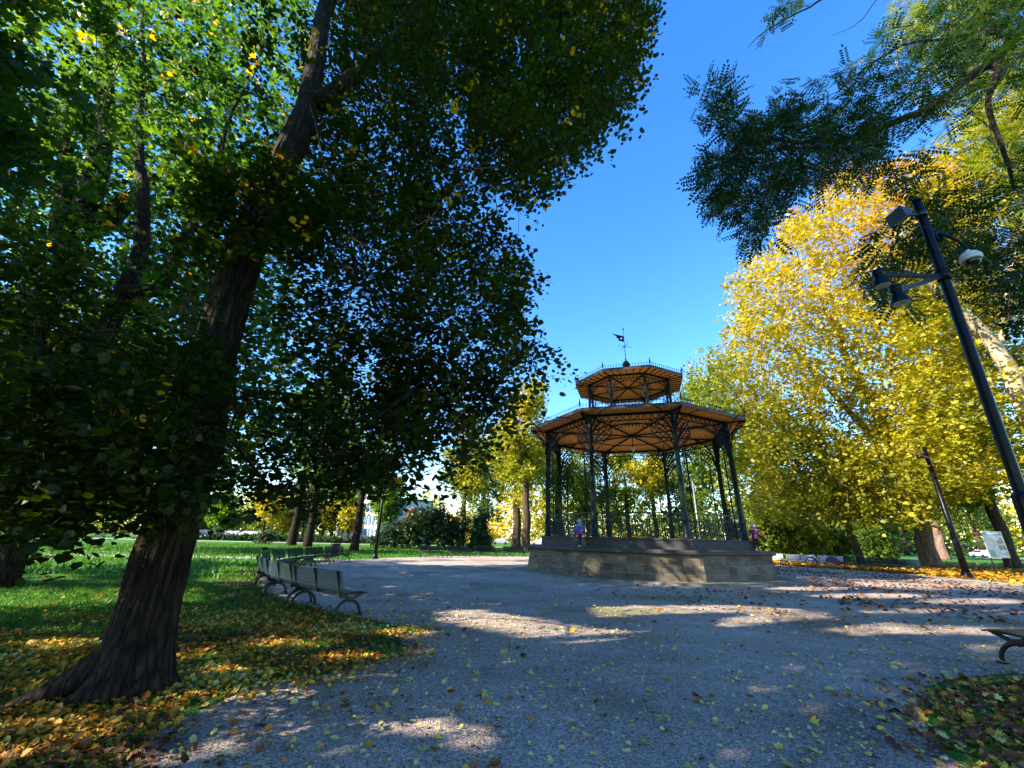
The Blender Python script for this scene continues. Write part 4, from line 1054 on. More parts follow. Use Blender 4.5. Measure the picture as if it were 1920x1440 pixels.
p = MB(); p.box((-1.8, -.9, float(P(625, 968, by)[2])), (4.6, 2.0, .4)); p.box((-3.6, -.9, float(P(625, 968, by)[2]) / 2), (.35, .35, float(P(625, 968, by)[2]))); p.build('canopy_slab', M_WHITEW, bdg)
for i in range(4):
    for j in range(3):
        p = MB(); x = W * .62 + i * W * .095; z = bh * (.2 + j * .29); p.box((x, -.03, z), (W * .07, .12, bh * .2)); w = p.build('window', M_WINF, bdg)
        p = MB(); p.box((x - W * .016, -.10, z), (W * .028, .03, bh * .18)); p.box((x + W * .016, -.10, z), (W * .028, .03, bh * .18)); p.build('pane', M_GLASSB, w)
p = MB(); p.box((W / 2, 8, bh + .2), (W + .6, 16.6, .4)); p.build('roof', M_WINF, bdg)
M_GREYW = simple('grey rendered wall', (0.42, 0.42, 0.44), 0.85, var=0.12, vscale=.6)
wl = thing('garden_wall', 'long low grey wall far behind the left lawn', 'wall', tuple(P(440, 1000, 105) * np.array([1, 1, 0])))
p = MB(); p.box((-8, 0, .95), (30, .4, 1.9)); p.build('wall_panel', M_GREYW, wl)
p = MB(); p.box((-8, 0, 1.97), (30.3, .6, .14)); p.build('coping', M_CAP, wl)
M_CARG = simple('car window glass', (0.02, 0.025, 0.03), 0.08, spec=0.7)
def car_paint(n, c): return simple(n, c, 0.25, 0.0, var=0.05, spec=0.6)
def make_car(label, loc, rz, paint, group):
    t = thing('parked_car', label, 'car', loc, rz, group)
    prof = [(-2.1, .35), (-2.15, .75), (-1.95, .92), (-1.45, .98), (-.75, 1.42), (.75, 1.45), (1.45, 1.02), (2.0, .9), (2.15, .65), (2.1, .35)]
    p = MB(); ws = [.80, .86, .86, .84, .66, .66, .84, .84, .82, .80]
    n = len(prof); p.add([(x, w, z) for (x, z), w in zip(prof, ws)] + [(x, -w, z) for (x, z), w in zip(prof, ws)], [tuple(range(n)), tuple(range(2 * n - 1, n - 1, -1))] + [(i, n + i, n + (i + 1) % n, (i + 1) % n) for i in range(n)])
    p.build('body', paint, t)
    p = MB()
    for s in (1, -1):
        p.add([(-1.2, s * .79, 1.02), (1.2, s * .79, 1.04), (.72, s * .685, 1.38), (-.70, s * .685, 1.37)], [(0, 1, 2, 3)])
    p.add([(-1.5, .72, 1.0), (-1.5, -.72, 1.0), (-.84, -.62, 1.39), (-.84, .62, 1.39)], [(0, 1, 2, 3)]); p.add([(1.47, .72, 1.04), (1.47, -.72, 1.04), (.84, -.62, 1.42), (.84, .62, 1.42)], [(0, 1, 2, 3)])
    p.build('window', M_CARG, t)
    for x in (-1.3, 1.3):
        for s in (1, -1):
            p = MB(); p.lathe([(.2, -.1), (.32, -.09), (.33, 0), (.32, .09), (.2, .1)], (x, s * .8, .33), 16, Matrix.Rotation(math.pi / 2, 3, 'X')); p.build('wheel', M_RUB, t)
    return t
GCAR = 'cars parked on the far street'
for u, Y, c, lb in ((938, 110, (.42, .43, .46), 'silver car parked far behind, right of the cone shrub'), (1010, 108, (.55, .54, .56), 'pale grey car parked far behind, just left of the bandstand'), (1058, 104, (.5, .03, .03), 'red car parked far behind, seen between bandstand columns'), (1086, 100, (.6, .16, .03), 'orange car parked far behind the child on the bandstand'), (1832, 88, (.7, .7, .7), 'white car parked far behind the info board')):
    q = P(u, 1005, Y); make_car(lb, (q[0], q[1], 0), R_(4), car_paint('car paint', c), GCAR)

# ================================================================== TREES
rng = np.random.default_rng(11)
def path_px(lst, last=None):   # [(u, v, Y, r)]
    return [(P(u, v, Y), r) for u, v, Y, r in lst]

# ---- foreground linden
LB = np.array([-3.98, 5.22, 0.0])
mainp = [(LB, .30), (np.array([-4.06, 5.24, 1.3]), .28), (np.array([-4.05, 5.26, 2.7]), .265)] + path_px([(395, 690, 5.3, .27), (455, 480, 5.35, .265), (520, 330, 5.5, .25), (572, 225, 5.6, .245)])
tb = MB()
tp = [Vector(q - LB) for q, r in mainp]; tr = [r for q, r in mainp]
ptsT, rT = [], []
zs = np.concatenate([np.linspace(-.02, .9, 22), np.linspace(1.0, tp[-1].z, 80)])
for z in zs:
    for i in range(len(tp) - 1):
        if tp[i + 1].z >= z or i == len(tp) - 2:
            t = (z - tp[i].z) / (tp[i + 1].z - tp[i].z); t = max(t, -.05); break
    ptsT.append(tp[i].lerp(tp[i + 1], t)); rT.append(tr[i] + (tr[i + 1] - tr[i]) * t)
from mathutils import noise as mnoise
def wobL(i, th, p):
    c, s_ = math.cos(th), math.sin(th)
    n = mnoise.noise(Vector((c * 2.1, s_ * 2.1, p.z * .7))) * .10 + mnoise.noise(Vector((c * 9, s_ * 9, p.z * 1.5 + 5))) * .055 + mnoise.noise(Vector((c * 20, s_ * 20, p.z * 3.5 + 9))) * .035
    f = max(0.0, 1 - max(p.z, 0) / .95) ** 2.2
    d = Vector((0, 0, 0))
    n += .05 * abs(mnoise.noise(Vector((c * 13, s_ * 13, p.z * .9 + 3)))) * 2 - .05 + .03 * abs(mnoise.noise(Vector((c * 27, s_ * 27, p.z * 1.6))))
    return 1 + n + f * (0.22 + .22 * (0.5 + .5 * math.cos(3 * th + .8)))
tb.tube(ptsT, rT, 150, wob=wobL)
def root_tube(mb, ang, L, r0, bend=0.0):
    pr, rr = [], []
    for i in range(9):
        t = i / 8; a = ang + bend * t
        pr.append(Vector((math.cos(a) * (.12 + L * t), math.sin(a) * (.12 + L * t), .42 * (1 - t) ** 2.1 - .015 - .03 * t))); rr.append(r0 * (1 - t) ** .8 + .02)
    mb.tube(pr, rr, 20, wob=lambda i, th, p: 1 + mnoise.noise(Vector((math.cos(th) * 3, math.sin(th) * 3, p.length * 2))) * .22)
root_tube(tb, R_(205), .95, .17, .25); root_tube(tb, R_(258), .5, .14, -.2); root_tube(tb, R_(318), .36, .13); root_tube(tb, R_(150), .5, .13); root_tube(tb, R_(30), .4, .12); root_tube(tb, R_(90), .4, .13)
paths = [[(q, r * .9) for q, r in mainp],
         path_px([(578, 190, 5.65, .20), (602, 50, 5.8, .17), (622, -150, 6.0, .11), (640, -420, 6.2, .04)]),
         path_px([(606, 190, 5.6, .19), (650, 158, 5.7, .17), (690, 120, 5.8, .145), (820, -40, 6.0, .08), (930, -240, 6.1, .03)]),
         path_px([(490, 400, 5.35, .10), (560, 395, 5.7, .085), (680, 412, 6.3, .06), (800, 400, 6.8, .04)])]
L0 = [(-120, -320), (1120, -320), (1235, 0), (1235, 70), (1190, 95), (1180, 195), (1125, 255), (1080, 300), (1045, 320), (990, 380), (955, 390), (910, 325), (870, 285), (850, 300), (905, 400), (950, 432), (990, 485), (982, 560), (965, 600), (1015, 640), (1005, 675), (990, 705), (975, 750), (930, 800), (880, 845), (845, 880), (840, 915), (760, 895), (700, 880), (640, 935), (560, 925), (430, 930), (340, 940), (210, 930), (130, 1000), (60, 1000), (-120, 1000)]
holesL = [[(505, 640), (590, 600), (600, 720), (540, 800), (480, 730)], [(830, 175), (862, 180), (880, 290), (845, 295)], [(655, 660), (730, 650), (720, 770), (660, 740)], [(960, 60), (1000, 60), (1000, 130), (960, 120)], [(740, 850), (860, 800), (860, 870), (760, 890)], [(900, 20), (930, 20), (930, 60), (900, 60)]]
pts = poly_pts(rng, L0, 25000, 4.6, 9.0, holesL, 12)
ax_ = LB[:2] + np.array([0, .3]); dd = np.linalg.norm(pts[:, :2] - ax_, axis=1)
pts = pts[(dd < 8.3) & (pts[:, 2] > 1.75) & (dd > .8)]
pts = pts[(pts[:, 0] > -5.2) | (pts[:, 2] < 5.0) | (rng.random(len(pts)) < .09)]
ex = poly_pts(rng, [(560, 60), (700, -60), (1180, -60), (1215, 30), (1170, 190), (1060, 290), (960, 370), (920, 330), (900, 400), (985, 490), (970, 600), (1000, 660), (960, 740), (860, 850), (640, 900), (560, 820), (640, 640), (600, 400)], 13500, 5.6, 9.4, holesL, 8)
pts = np.concatenate([pts, ex[(ex[:, 2] > 1.9)]])
pts = clump(pts, rng, .75, .70)
lo = poly_pts(rng, [(-160, 520), (60, 470), (240, 560), (420, 640), (430, 760), (420, 900), (300, 930), (120, 1010), (-160, 1040)], 1700, 3.5, 5.2, (), 10)
lo = clump(lo[(lo[:, 2] > 1.6)], rng, .6, .7)
tips = np.concatenate([PL for PL in (P(np.linspace(1005, 1072, 9), np.linspace(688, 694, 9), 6.2), P(np.linspace(985, 1062, 10), np.linspace(370, 318, 10), 6.3))])
fr = poly_pts(rng, [(370, 330), (520, 300), (620, 330), (600, 420), (520, 450), (400, 440)], 420, 4.5, 5.1, (), 12)
pts = np.concatenate([pts, lo, fr, tips])
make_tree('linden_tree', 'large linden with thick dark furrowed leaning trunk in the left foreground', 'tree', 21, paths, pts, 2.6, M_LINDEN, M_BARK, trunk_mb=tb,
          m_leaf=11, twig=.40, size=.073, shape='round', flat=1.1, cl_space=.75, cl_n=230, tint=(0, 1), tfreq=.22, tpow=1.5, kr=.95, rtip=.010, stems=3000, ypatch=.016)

# ---- two neighbouring old trees at the left
n1 = G(0, 1100)
N1p = [(n1, .36), (P(60, 950, n1[1]), .33), (P(215, 585, n1[1]), .30), (P(245, 520, n1[1]), .28)]
pn = poly_pts(rng, [(-200, -250), (560, -250), (600, 200), (540, 500), (560, 820), (420, 900), (260, 890), (120, 930), (-200, 900)], 10500, n1[1] + .3, n1[1] + 7)
pn = np.concatenate([pn, poly_pts(rng, [(-200, -250), (560, -250), (600, 200), (540, 500), (560, 820), (420, 900), (260, 890), (120, 930), (-200, 900)], 3000, n1[1] - 3.6, n1[1] - .6, [[(190, 380), (215, 250), (245, 220), (300, 370), (400, 370), (340, 520), (280, 600), (190, 620), (80, 600), (80, 380), (100, 250), (150, 200)]])])
dd = np.linalg.norm(pn[:, :2] - n1[:2], axis=1); pn = clump(pn[(dd < 11) & (pn[:, 2] > 2.7)], rng, .35, .72)
make_tree('maple_tree', 'dark old maple with forked trunk at the left edge, behind the furrowed linden', 'tree', 31, [N1p, path_px([(265, 470, n1[1], .26), (268, 380, n1[1], .23), (262, 240, n1[1] + .5, .16), (270, 0, n1[1] + 1, .06)]), path_px([(300, 545, n1[1] - .3, .26), (320, 500, n1[1] - .5, .23), (370, 400, n1[1] - .8, .15), (440, 200, n1[1] - 1, .06)])],
          pn, 3.5, M_MAPLEG, M_BARK, m_leaf=8, twig=.6, size=.18, shape='maple', flat=.8, cl_space=1.3, cl_n=130, tfreq=.14, tpow=1.3, kr=1.0, ypatch=.02)
n2 = np.array([P(-165, 1010, 15.5)[0], 15.5, 0])
Yn = n2[1]
N2p = [(n2, .55), (P(-30, 800, Yn), .52), (P(115, 520, Yn), .5), (P(135, 480, Yn), .48)]
pn = poly_pts(rng, [(-420, -300), (420, -300), (460, 150), (400, 420), (300, 700), (150, 860), (-420, 860)], 11000, Yn + .4, Yn + 7)
dd = np.linalg.norm(pn[:, :2] - n2[:2], axis=1); pn = clump(pn[(dd < 12) & (pn[:, 2] > 3)], rng, .33, .7)
make_tree('maple_tree', 'dark maple with three spreading limbs at the upper left, leaves glowing against the light', 'tree', 32, [N2p, path_px([(120, 440, Yn, .5), (122, 370, Yn, .42), (128, 200, Yn, .22)]), path_px([(160, 400, Yn - .3, .5), (190, 270, Yn - .4, .44), (203, 80, Yn - .4, .34), (206, -120, Yn, .18)]), path_px([(185, 430, Yn, .5), (235, 380, Yn + .2, .4), (300, 330, Yn + .4, .2)])],
          pn, 4.5, M_MAPLEG, M_BARK, m_leaf=8, twig=.65, size=.20, shape='maple', flat=.8, cl_space=1.4, cl_n=120, tfreq=.12, tpow=1.1, kr=1.0, ypatch=.02)

def blob_tree(name, label, seed, base, h, blobs, leaf, bark, n=1500, r0=.3, size=.25, shape='quad', group=None, lean=(0, 0), minz=2.5, m=8, twig=.8, keep=.8, tint=(0, 1), cat='tree', forks=0, freq=.3, tpow=1.0, cl=60, kr=1.3):
    rg = np.random.default_rng(seed); b = np.array([base[0], base[1], 0.0])
    pts = blob_pts(rg, [(b[0] + q[0], b[1] + q[1], q[2], q[3]) for q in blobs], n); pts = pts[pts[:, 2] > .25]; pts = clump(pts, rg, freq, keep)
    tp = [(b, r0 * 1.25), (b + np.array([lean[0] * .12, lean[1] * .12, h * .06]), r0), (b + np.array([lean[0] * .5, lean[1] * .5, h * .35]), r0 * .8), (b + np.array([lean[0], lean[1], h * .72]), r0 * .42)]
    ps = [tp]
    for i in range(forks):
        a = rg.random() * 6.28
        ps.append([(tp[2][0] + np.array([math.cos(a) * h * .08, math.sin(a) * h * .08, h * .12]), r0 * .5), (tp[2][0] + np.array([math.cos(a) * h * .16, math.sin(a) * h * .16, h * .36]), r0 * .25)])
    return make_tree(name, label, cat, seed, ps, pts, minz, leaf, bark, group, m_leaf=m, twig=twig, size=size, shape=shape, flat=.5, cl_space=1.2, cl_n=cl, tint=tint, tfreq=.12, tpow=tpow, kr=kr, rtip=.02)
def crown(r, z0, z1, rg, k=9, sq=1.0):
    out = [(0, 0, (z0 + z1) / 2, (r * .62, r * .62, (z1 - z0) * .4))]
    for i in range(k):
        a = rg.random() * 6.28; q = rg.random(); z = z0 + (z1 - z0) * (.12 + .8 * q); rr = r * math.sin(math.pi * (.18 + .7 * q)) * .62
        b = r * (.30 + .16 * rg.random()); out.append((math.cos(a) * rr, math.sin(a) * rr * sq, z, (b, b, b * .85)))
    return out
rc = np.random.default_rng(77)
# trees added to shade the plaza and the linden, all but one unseen
for i, (x, y, h, r) in enumerate(((-15.5, 5.2, 23, 4.7), (-13.5, -2.6, 31, 6.0), (-5.5, -6.5, 14, 4.4), (-24, -2, 31, 6.5), (-31, 9, 25, 7.5))):
    blob_tree('broadleaf_tree', ['maple standing left of the furrowed linden, only its outer leaves reaching into the corner', 'very tall tree standing left of and behind the viewer', 'tree behind the viewer on the left', 'tall tree behind the viewer far to the left', 'tall tree far beyond the left frame edge'][i], 100 + i, (x, y), h, crown(r, 4.0, h, rc, 11), M_MAPLEG, M_BARK, n=(2600, 4200, 1300, 3200, 2600)[i], r0=.35, size=.34 if i else .19, m=7 if i else 20, shape='quad' if i else 'maple', group='trees around the viewer', keep=.66, twig=.9, freq=.24)

# ---- trees on the far lawn at the left
for i, (u, v, Y, r0, h, r, lab, lf, tn) in enumerate((
    (25, 1020, 37, .55, 20, 7, 'old dark-trunked tree on the shaded lawn at the far left edge', M_MAPLEG, (0, .9)),
    (115, 1030, 33, .52, 21, 7, 'thick dark trunk on the lawn just left of the furrowed linden', M_MAPLEG, (0, .9)),
    (548, 1011, 58, .55, 23, 7, 'dark straight trunk on the far lawn, left of a close pair', M_MAPLEG, (0, .8)),
    (578, 1013, 54, .5, 22, 7, 'dark straight trunk on the far lawn, right of a close pair', M_MAPLEG, (0, .8)),
    (665, 1023, 46, .42, 17, 5.5, 'slim dark tree on the lawn between the litter bin and white building', M_MAPLEG, (0, .9)))):
    b = P(u, v, Y); blob_tree('lawn_tree', lab, 200 + i, b, h, crown(r, 5.5, h, rc, 10), lf, M_BARK, n=1300, r0=r0, size=.34, tint=tn, minz=4.5, group='trees on the left lawn', keep=.75, freq=.2)
# distant autumn trees
for i, (u, Y, h, r, z0, lab, lf) in enumerate((
    (60, 88, 16, 7, 2.5, 'distant yellow-green tree at the far left behind dark trunks', M_YELGRN), (215, 96, 13, 7, 2.5, 'distant low green tree left of the furrowed trunk', M_MAPLEG), (405, 92, 9, 5, 2.2, 'small distant green tree right of the furrowed trunk', M_MAPLEG),
    (492, 90, 11, 5.2, 2.6, 'distant yellow tree behind the small round bush', M_YELLOW), (530, 100, 12, 5, 2.2, 'distant golden tree left of the pair of dark trunks', M_YELLOW), (566, 84, 14, 4, 1.6, 'distant dark conifer-like tree between the pair of trunks', M_SHRUB), (604, 98, 11, 4.6, 2.4, 'distant yellow tree left of the white building', M_YELLOW), (622, 99, 12, 4.6, 2.6, 'distant lime green tree beside the white building fins', M_YELGRN),
    (652, 84, 9, 2.6, 2.2, 'small orange-leaved tree in front of the white building', M_YELLOW), (730, 96, 15, 5, 3.5, 'green tree in front of the blue building windows', M_MAPLEG), (772, 90, 6.6, 1.9, 2.4, 'rust-tinged tree above the big dark shrub', M_BROWNLIT))):
    b = P(u, 1000, Y); blob_tree('autumn_tree', lab, 230 + i, b, h, crown(r, z0, h, rc, 8), lf, M_BARK2, n=700, r0=.32, size=.5, minz=z0 * .8, group='distant trees beyond the left lawn', keep=.85, twig=1.1, freq=.2)

# ---- trees left of and behind the bandstand
TB = 'trees behind the bandstand'
for i, (u, v, Y, r0, h, r, z0, lab, lf, n, tn, fk) in enumerate((
    (986, 1022, 62, .62, 25, 6.2, 7, 'yellow tree with straight pinkish trunk just left of the bandstand', M_YELGRN, 2100, (.35, 1), 2),
    (968, 1019, 70, .75, 22, 6.5, 5, 'yellow-green tree with forked trunk behind the straight pinkish trunk', M_YELGRN, 1700, (.25, .95), 2),
    (866, 1018, 72, .45, 24, 5.2, 4.5, 'thin-trunked yellow-green tree right of the big dark shrub', M_YELGRN, 1700, (.2, .95), 1),
    (905, 1014, 84, .5, 22, 6.5, 2.5, 'green and lime tree behind the small cone shrub', M_YELGRN, 1700, (0, .75), 0),
    (1045, 1018, 78, .5, 20, 6, 4, 'yellow-tinged tree with sunlit trunk seen through the left arches', M_YELGRN, 1300, (.2, .9), 0),
    (1103, 1015, 74, .4, 20, 5.0, 3, 'olive tree seen between the two left front columns', M_YELGRN, 1500, (.1, .8), 0),
    (1180, 1017, 80, .45, 19, 5.2, 3, 'olive yellow tree seen through the middle arch of the bandstand', M_YELGRN, 1500, (.15, .85), 0),
    (1232, 1020, 72, .4, 21, 4.5, 4, 'yellow tree seen through the bandstand right of centre', M_YELGRN, 1200, (.4, 1), 0),
    (1290, 1022, 70, .55, 24, 7, 2.5, 'leafy green tree behind the right columns of the bandstand', M_YELGRN, 2200, (0, .55), 0),
    (1372, 1024, 76, .6, 36, 8.5, 3, 'tall green tree rising right behind the bandstand roof', M_YELGRN, 3000, (.05, .7), 0))):
    b = P(u, v, Y); blob_tree('park_tree', lab, 300 + i, b, h, crown(r, z0, h, rc, 12), lf, M_BARK2, n=n, r0=r0, size=.36, tint=tn, minz=z0 * .9, group=TB, keep=.78, forks=fk, freq=.16, m=9, twig=1.0)

# ---- shrubs
def shrub(name, label, seed, u, v, Y, blobs, leaf, n, size, cat='shrub', stems=5, shape='quad', keep=.85, tint=(0, 1), m=9, twig=.45):
    rg = np.random.default_rng(seed); b = P(u, v, Y); b[2] = 0
    pts = clump(blob_pts(rg, [(b[0] + q[0], b[1] + q[1], q[2], q[3]) for q in blobs], n), rg, .5, keep); pts = pts[pts[:, 2] > .12]
    ps = []
    for i in range(stems):
        q = blobs[i % len(blobs)]; ps.append([(b + np.array([q[0] * .4 + rg.normal(0, .1), q[1] * .4, 0.0]), .07), (b + np.array([q[0] * .8, q[1] * .8, q[2] * .7]), .035)])
    ps[0] = [(b.copy(), .08), (b + np.array([0, 0, .5]), .06), (b + np.array([0, 0, max(q[2] for q in blobs) * .8]), .03)]
    return make_tree(name, label, cat, seed, ps, pts, .15, leaf, M_BARK, m_leaf=m, twig=twig, size=size, shape=shape, flat=.5, cl_space=.5, cl_n=40, tint=tint, tfreq=.3, kr=1.0, rtip=.012)
shrub('shrub', 'big dark spreading shrub on the lawn behind the far benches', 401, 785, 1025, 55, [(0, 0, 2.6, (2.6, 2.2, 2.2)), (2.6, 0, 2.4, (2.4, 2, 1.9)), (-2.4, .2, 1.9, (2.2, 2, 1.7)), (.8, 0, 3.6, (2.2, 1.8, 1.6)), (4.2, .2, 1.7, (1.7, 1.6, 1.6)), (-4.4, 0, 1.3, (1.6, 1.4, 1.3)), (1.8, .5, 3.6, (1.6, 1.6, 1.7)), (5.0, .3, 3.2, (1.1, 1.1, 1.6))], M_SHRUB, 2300, .26, stems=8)
shrub('shrub', 'small dark cone-shaped shrub left of the bandstand', 402, 900, 1027, 53, [(0, 0, 1.0, (1.5, 1.4, 1.0)), (0, 0, 2.2, (1.2, 1.2, 1.2)), (.1, 0, 3.4, (.9, .9, 1.1)), (0, 0, 4.3, (.55, .55, .9))], M_SHRUB, 900, .22)
shrub('bush', 'small round green bush on the lawn below the distant yellow trees', 403, 496, 1010, 66, [(0, 0, .9, (1.4, 1.2, .9)), (.6, 0, 1.2, (.9, .8, .8)), (-.6, .2, .9, (.8, .8, .7))], M_SHRUB, 260, .2, cat='bush', tint=(.3, 1))
BU = ((1432, 46, 2.9, 'lime green bush behind the bright benches at the right corner of the base', (.1, .6)), (1476, 47, 3.4, 'tall pale lime bush behind the sunlit bench left of the bicycle', (.25, .8)), (1520, 48, 2.9, 'bushy lime shrub directly behind the bicycle', (.25, .75)), (1566, 50, 2.6, 'darker green bush left of the leaning trunk', (0, .5)), (1650, 56, 2.4, 'low green bush right of the leaning trunk', (0, .45)))
for i, (u, Y, h, lab, tn) in enumerate(BU):
    shrub('bush', lab, 410 + i, u, 1042, Y, [(0, 0, h * .5, (2.0, 1.8, h * .5)), (1.2, 0, h * .85, (1.5, 1.4, h * .45)), (-1.1, .2, h * .9, (1.5, 1.4, h * .5)), (0, 0, h * 1.2, (1.4, 1.3, h * .5))], M_YELGRN, 900, .24, cat='bush', tint=tn, m=9)
hd = P(620, 1005, 80)
for i, (u, L, lab) in enumerate(((575, 26, 'long low clipped hedge in front of the white building'), (420, 22, 'long low clipped hedge at the far end of the left lawn'), (1700, 40, 'dark distant hedge under the trees at right'))):
    hb = P(u, 1005, 82 if i < 2 else 95); hb[2] = 0
    hp = np.column_stack([rng.uniform(-L / 2, L / 2, 900), rng.uniform(-.6, .6, 900), rng.uniform(.1, .95, 900) * (1 if i < 2 else 3.0)]) + hb
    make_tree('hedge', lab, 'hedge', 450 + i, [[(hb, .06), (hb + np.array([0, 0, .7]), .03)]], hp, .1, M_SHRUB, M_BARK, m_leaf=8, twig=.4, size=.3, shape='quad', flat=.5, cl_space=1.5, cl_n=25)

# ---- big yellow trees at the right
tY = G(1745, 1055)
Y1 = [(1372, 530), (1400, 492), (1455, 475), (1470, 412), (1530, 385), (1556, 330), (1620, 318), (1740, 290), (1850, 330), (1850, 700), (1780, 960), (1640, 980), (1560, 960), (1420, 930), (1395, 800), (1390, 700), (1355, 640), (1385, 585)]
pn = poly_pts(rng, Y1, 17000, 31, 44, (), 10); dd = np.linalg.norm(pn[:, :2] - (tY[:2] * .8), axis=1); pn = clump(pn, rng, .10, .72)
tb1 = np.array([*(tY[:2] * .80), 0])
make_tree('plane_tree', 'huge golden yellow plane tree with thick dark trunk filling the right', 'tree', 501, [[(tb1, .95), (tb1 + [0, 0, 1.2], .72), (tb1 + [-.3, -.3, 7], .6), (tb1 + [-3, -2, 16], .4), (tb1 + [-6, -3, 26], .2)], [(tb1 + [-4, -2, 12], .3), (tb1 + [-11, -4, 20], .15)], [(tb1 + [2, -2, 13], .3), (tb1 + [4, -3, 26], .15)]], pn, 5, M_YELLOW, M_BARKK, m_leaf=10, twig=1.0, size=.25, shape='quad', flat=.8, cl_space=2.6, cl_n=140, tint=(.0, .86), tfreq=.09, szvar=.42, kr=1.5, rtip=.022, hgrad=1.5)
lt = G(1617, 1060)
pn = poly_pts(rng, [(1290, 690), (1345, 655), (1375, 655), (1400, 740), (1480, 780), (1560, 850), (1640, 870), (1660, 930), (1560, 960), (1440, 975), (1390, 960), (1340, 900), (1300, 770)], 3200, lt[1] - 5, lt[1] + 6, (), 9); pn = clump(pn, rng, .16, .76)
make_tree('leaning_tree', 'slender leaning tree with sunlit pale lower trunk behind the right benches', 'tree', 502, [[(lt, .34), (P(1598, 1005, lt[1]), .29), (P(1563, 925, lt[1]), .26), (P(1540, 850, lt[1] - .5), .2), (P(1500, 720, lt[1] - 1), .1)], path_px([(1530, 930, lt[1], .09), (1500, 932, lt[1], .07)])], pn, 5, M_YELGRN, M_BARK2, m_leaf=9, twig=.8, size=.26, shape='quad', flat=.5, cl_space=1.6, cl_n=90, tint=(.1, .95), tfreq=.12, kr=1.2, rtip=.02, hgrad=.2)
Y3 = [(1690, 560), (1740, 300), (1830, 200), (1960, 60), (2100, 100), (2100, 1000), (1925, 1010), (1840, 985), (1720, 990), (1690, 900), (1700, 760)]
yb = P(2010, 1075, 27.5); yb[2] = 0
pn = poly_pts(rng, Y3, 10500, 24.4, 34, (), 10); pn = clump(pn[(pn[:, 2] > 3.4) & ((pn[:, 2] > 5.6) | (pn[:, 0] < 25))], rng, .13, .74)
make_tree('plane_tree', 'yellow plane tree with pale mottled limbs behind the foreground lamp post', 'tree', 503, [[(yb, .7), (P(1985, 900, 27), .6), (P(1925, 770, 26.5), .5), (P(1868, 655, 26), .42), (P(1800, 580, 25.5), .3), (P(1700, 508, 25), .18), (P(1610, 510, 24.8), .08)], path_px([(1880, 640, 26, .25), (1900, 480, 26, .2), (1930, 300, 26, .1)]), path_px([(1960, 740, 26, .3), (2030, 600, 26, .2), (2060, 380, 26, .1)])], pn, 4, M_YELLOW, M_BARKP, m_leaf=9, twig=.85, size=.21, shape='maple', flat=1.0, cl_space=2.0, cl_n=120, tint=(0.0, .88), tfreq=.12, szvar=.4, kr=1.2, rtip=.018, hgrad=.5)
for i, (u, v, Y, h, r, r0, z0, lab, lf, tn) in enumerate(((1771, 1046, 66, 20, 6, .62, 6, 'tree with bright sunlit pinkish trunk behind the thick dark trunk', M_YELGRN, (.1, .8)), (1897, 1052, 42, 17, 5.5, .55, 5, 'dark trunk right behind the info board', M_YELGRN, (.1, .8)), (1648, 1036, 76, 19, 7, .5, 3.5, 'shaded green tree with thin pale trunk far behind the leaning tree', M_MAPLEG, (0, .6)), (1700, 1032, 105, 18, 9, .5, 2, 'dark distant tree under the yellow crowns', M_MAPLEG, (0, .4)), (1840, 1032, 110, 20, 9, .5, 4, 'distant green tree behind the info board', M_MAPLEG, (0, .6)), (1560, 1030, 100, 22, 9, .5, 2, 'dark green distant tree behind the lime bushes', M_MAPLEG, (0, .4)), (1470, 1028, 95, 30, 9, .5, 3, 'tall green tree behind the golden plane crown', M_YELGRN, (0, .6)))):
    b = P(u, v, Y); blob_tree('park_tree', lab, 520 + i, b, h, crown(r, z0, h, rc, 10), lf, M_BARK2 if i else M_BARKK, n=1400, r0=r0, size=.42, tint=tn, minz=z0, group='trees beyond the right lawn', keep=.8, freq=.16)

fw = np.column_stack([rng.uniform(-230, 260, 14000), rng.uniform(128, 150, 14000), np.zeros(14000)])
hh = 13 + 4.0 * np.sin(fw[:, 0] * .09) + 3 * np.sin(fw[:, 0] * .23 + 1) + 2 * np.sin(fw[:, 0] * .51 + 2)
fw[:, 2] = rng.uniform(.05, 1, 14000) * hh
fw = clump(fw, rng, .05, .9); m_ = len(fw)
tag(leaf_object('woods', np.repeat(fw, 7, 0) + rng.normal(0, .9, (m_ * 7, 3)), unit(rng.normal(0, 1, (m_ * 7, 3))), unit(rng.normal(0, 1, (m_ * 7, 3)) + [0, 0, .5]), rng.uniform(.6, 1.3, m_ * 7), 'quad', M_YELGRN, np.clip(np.repeat(.35 + .25 * snoise(fw, rng, .012), 7) + rng.normal(0, .12, m_ * 7), 0, 1)), kind='stuff')

# ---- overhanging robinia at the upper right
rb = np.array([13.2, 4.2, 0])
RP = [(1312, 158), (1345, 148), (1400, 212), (1440, 208), (1478, 165), (1560, 185), (1650, 150), (1720, 110), (1800, 40), (1900, -120), (2100, -120), (2100, 560), (1900, 600), (1850, 580), (1790, 520), (1720, 560), (1650, 560), (1615, 520), (1650, 430), (1735, 350), (1640, 330), (1560, 345), (1495, 340), (1440, 435), (1402, 450), (1392, 405), (1350, 400), (1318, 330), (1345, 265)]
pn = poly_pts(rng, RP, 3000, 5.6, 8.2, [[(1740, 220), (1900, 150), (1920, 330), (1800, 360), (1740, 330)], [(1660, 260), (1740, 240), (1740, 330), (1660, 320)], [(1395, 330), (1470, 330), (1440, 420)]], 8)
pn = clump(pn, rng, .7, .5)
dense = poly_pts(rng, [(1318, 165), (1345, 155), (1410, 220), (1500, 200), (1640, 215), (1640, 320), (1540, 330), (1480, 340), (1430, 440), (1400, 440), (1395, 395), (1350, 395), (1322, 325), (1350, 265)], 560, 6.2, 7.6, (), 6); dense = clump(dense, rng, .9, .68)
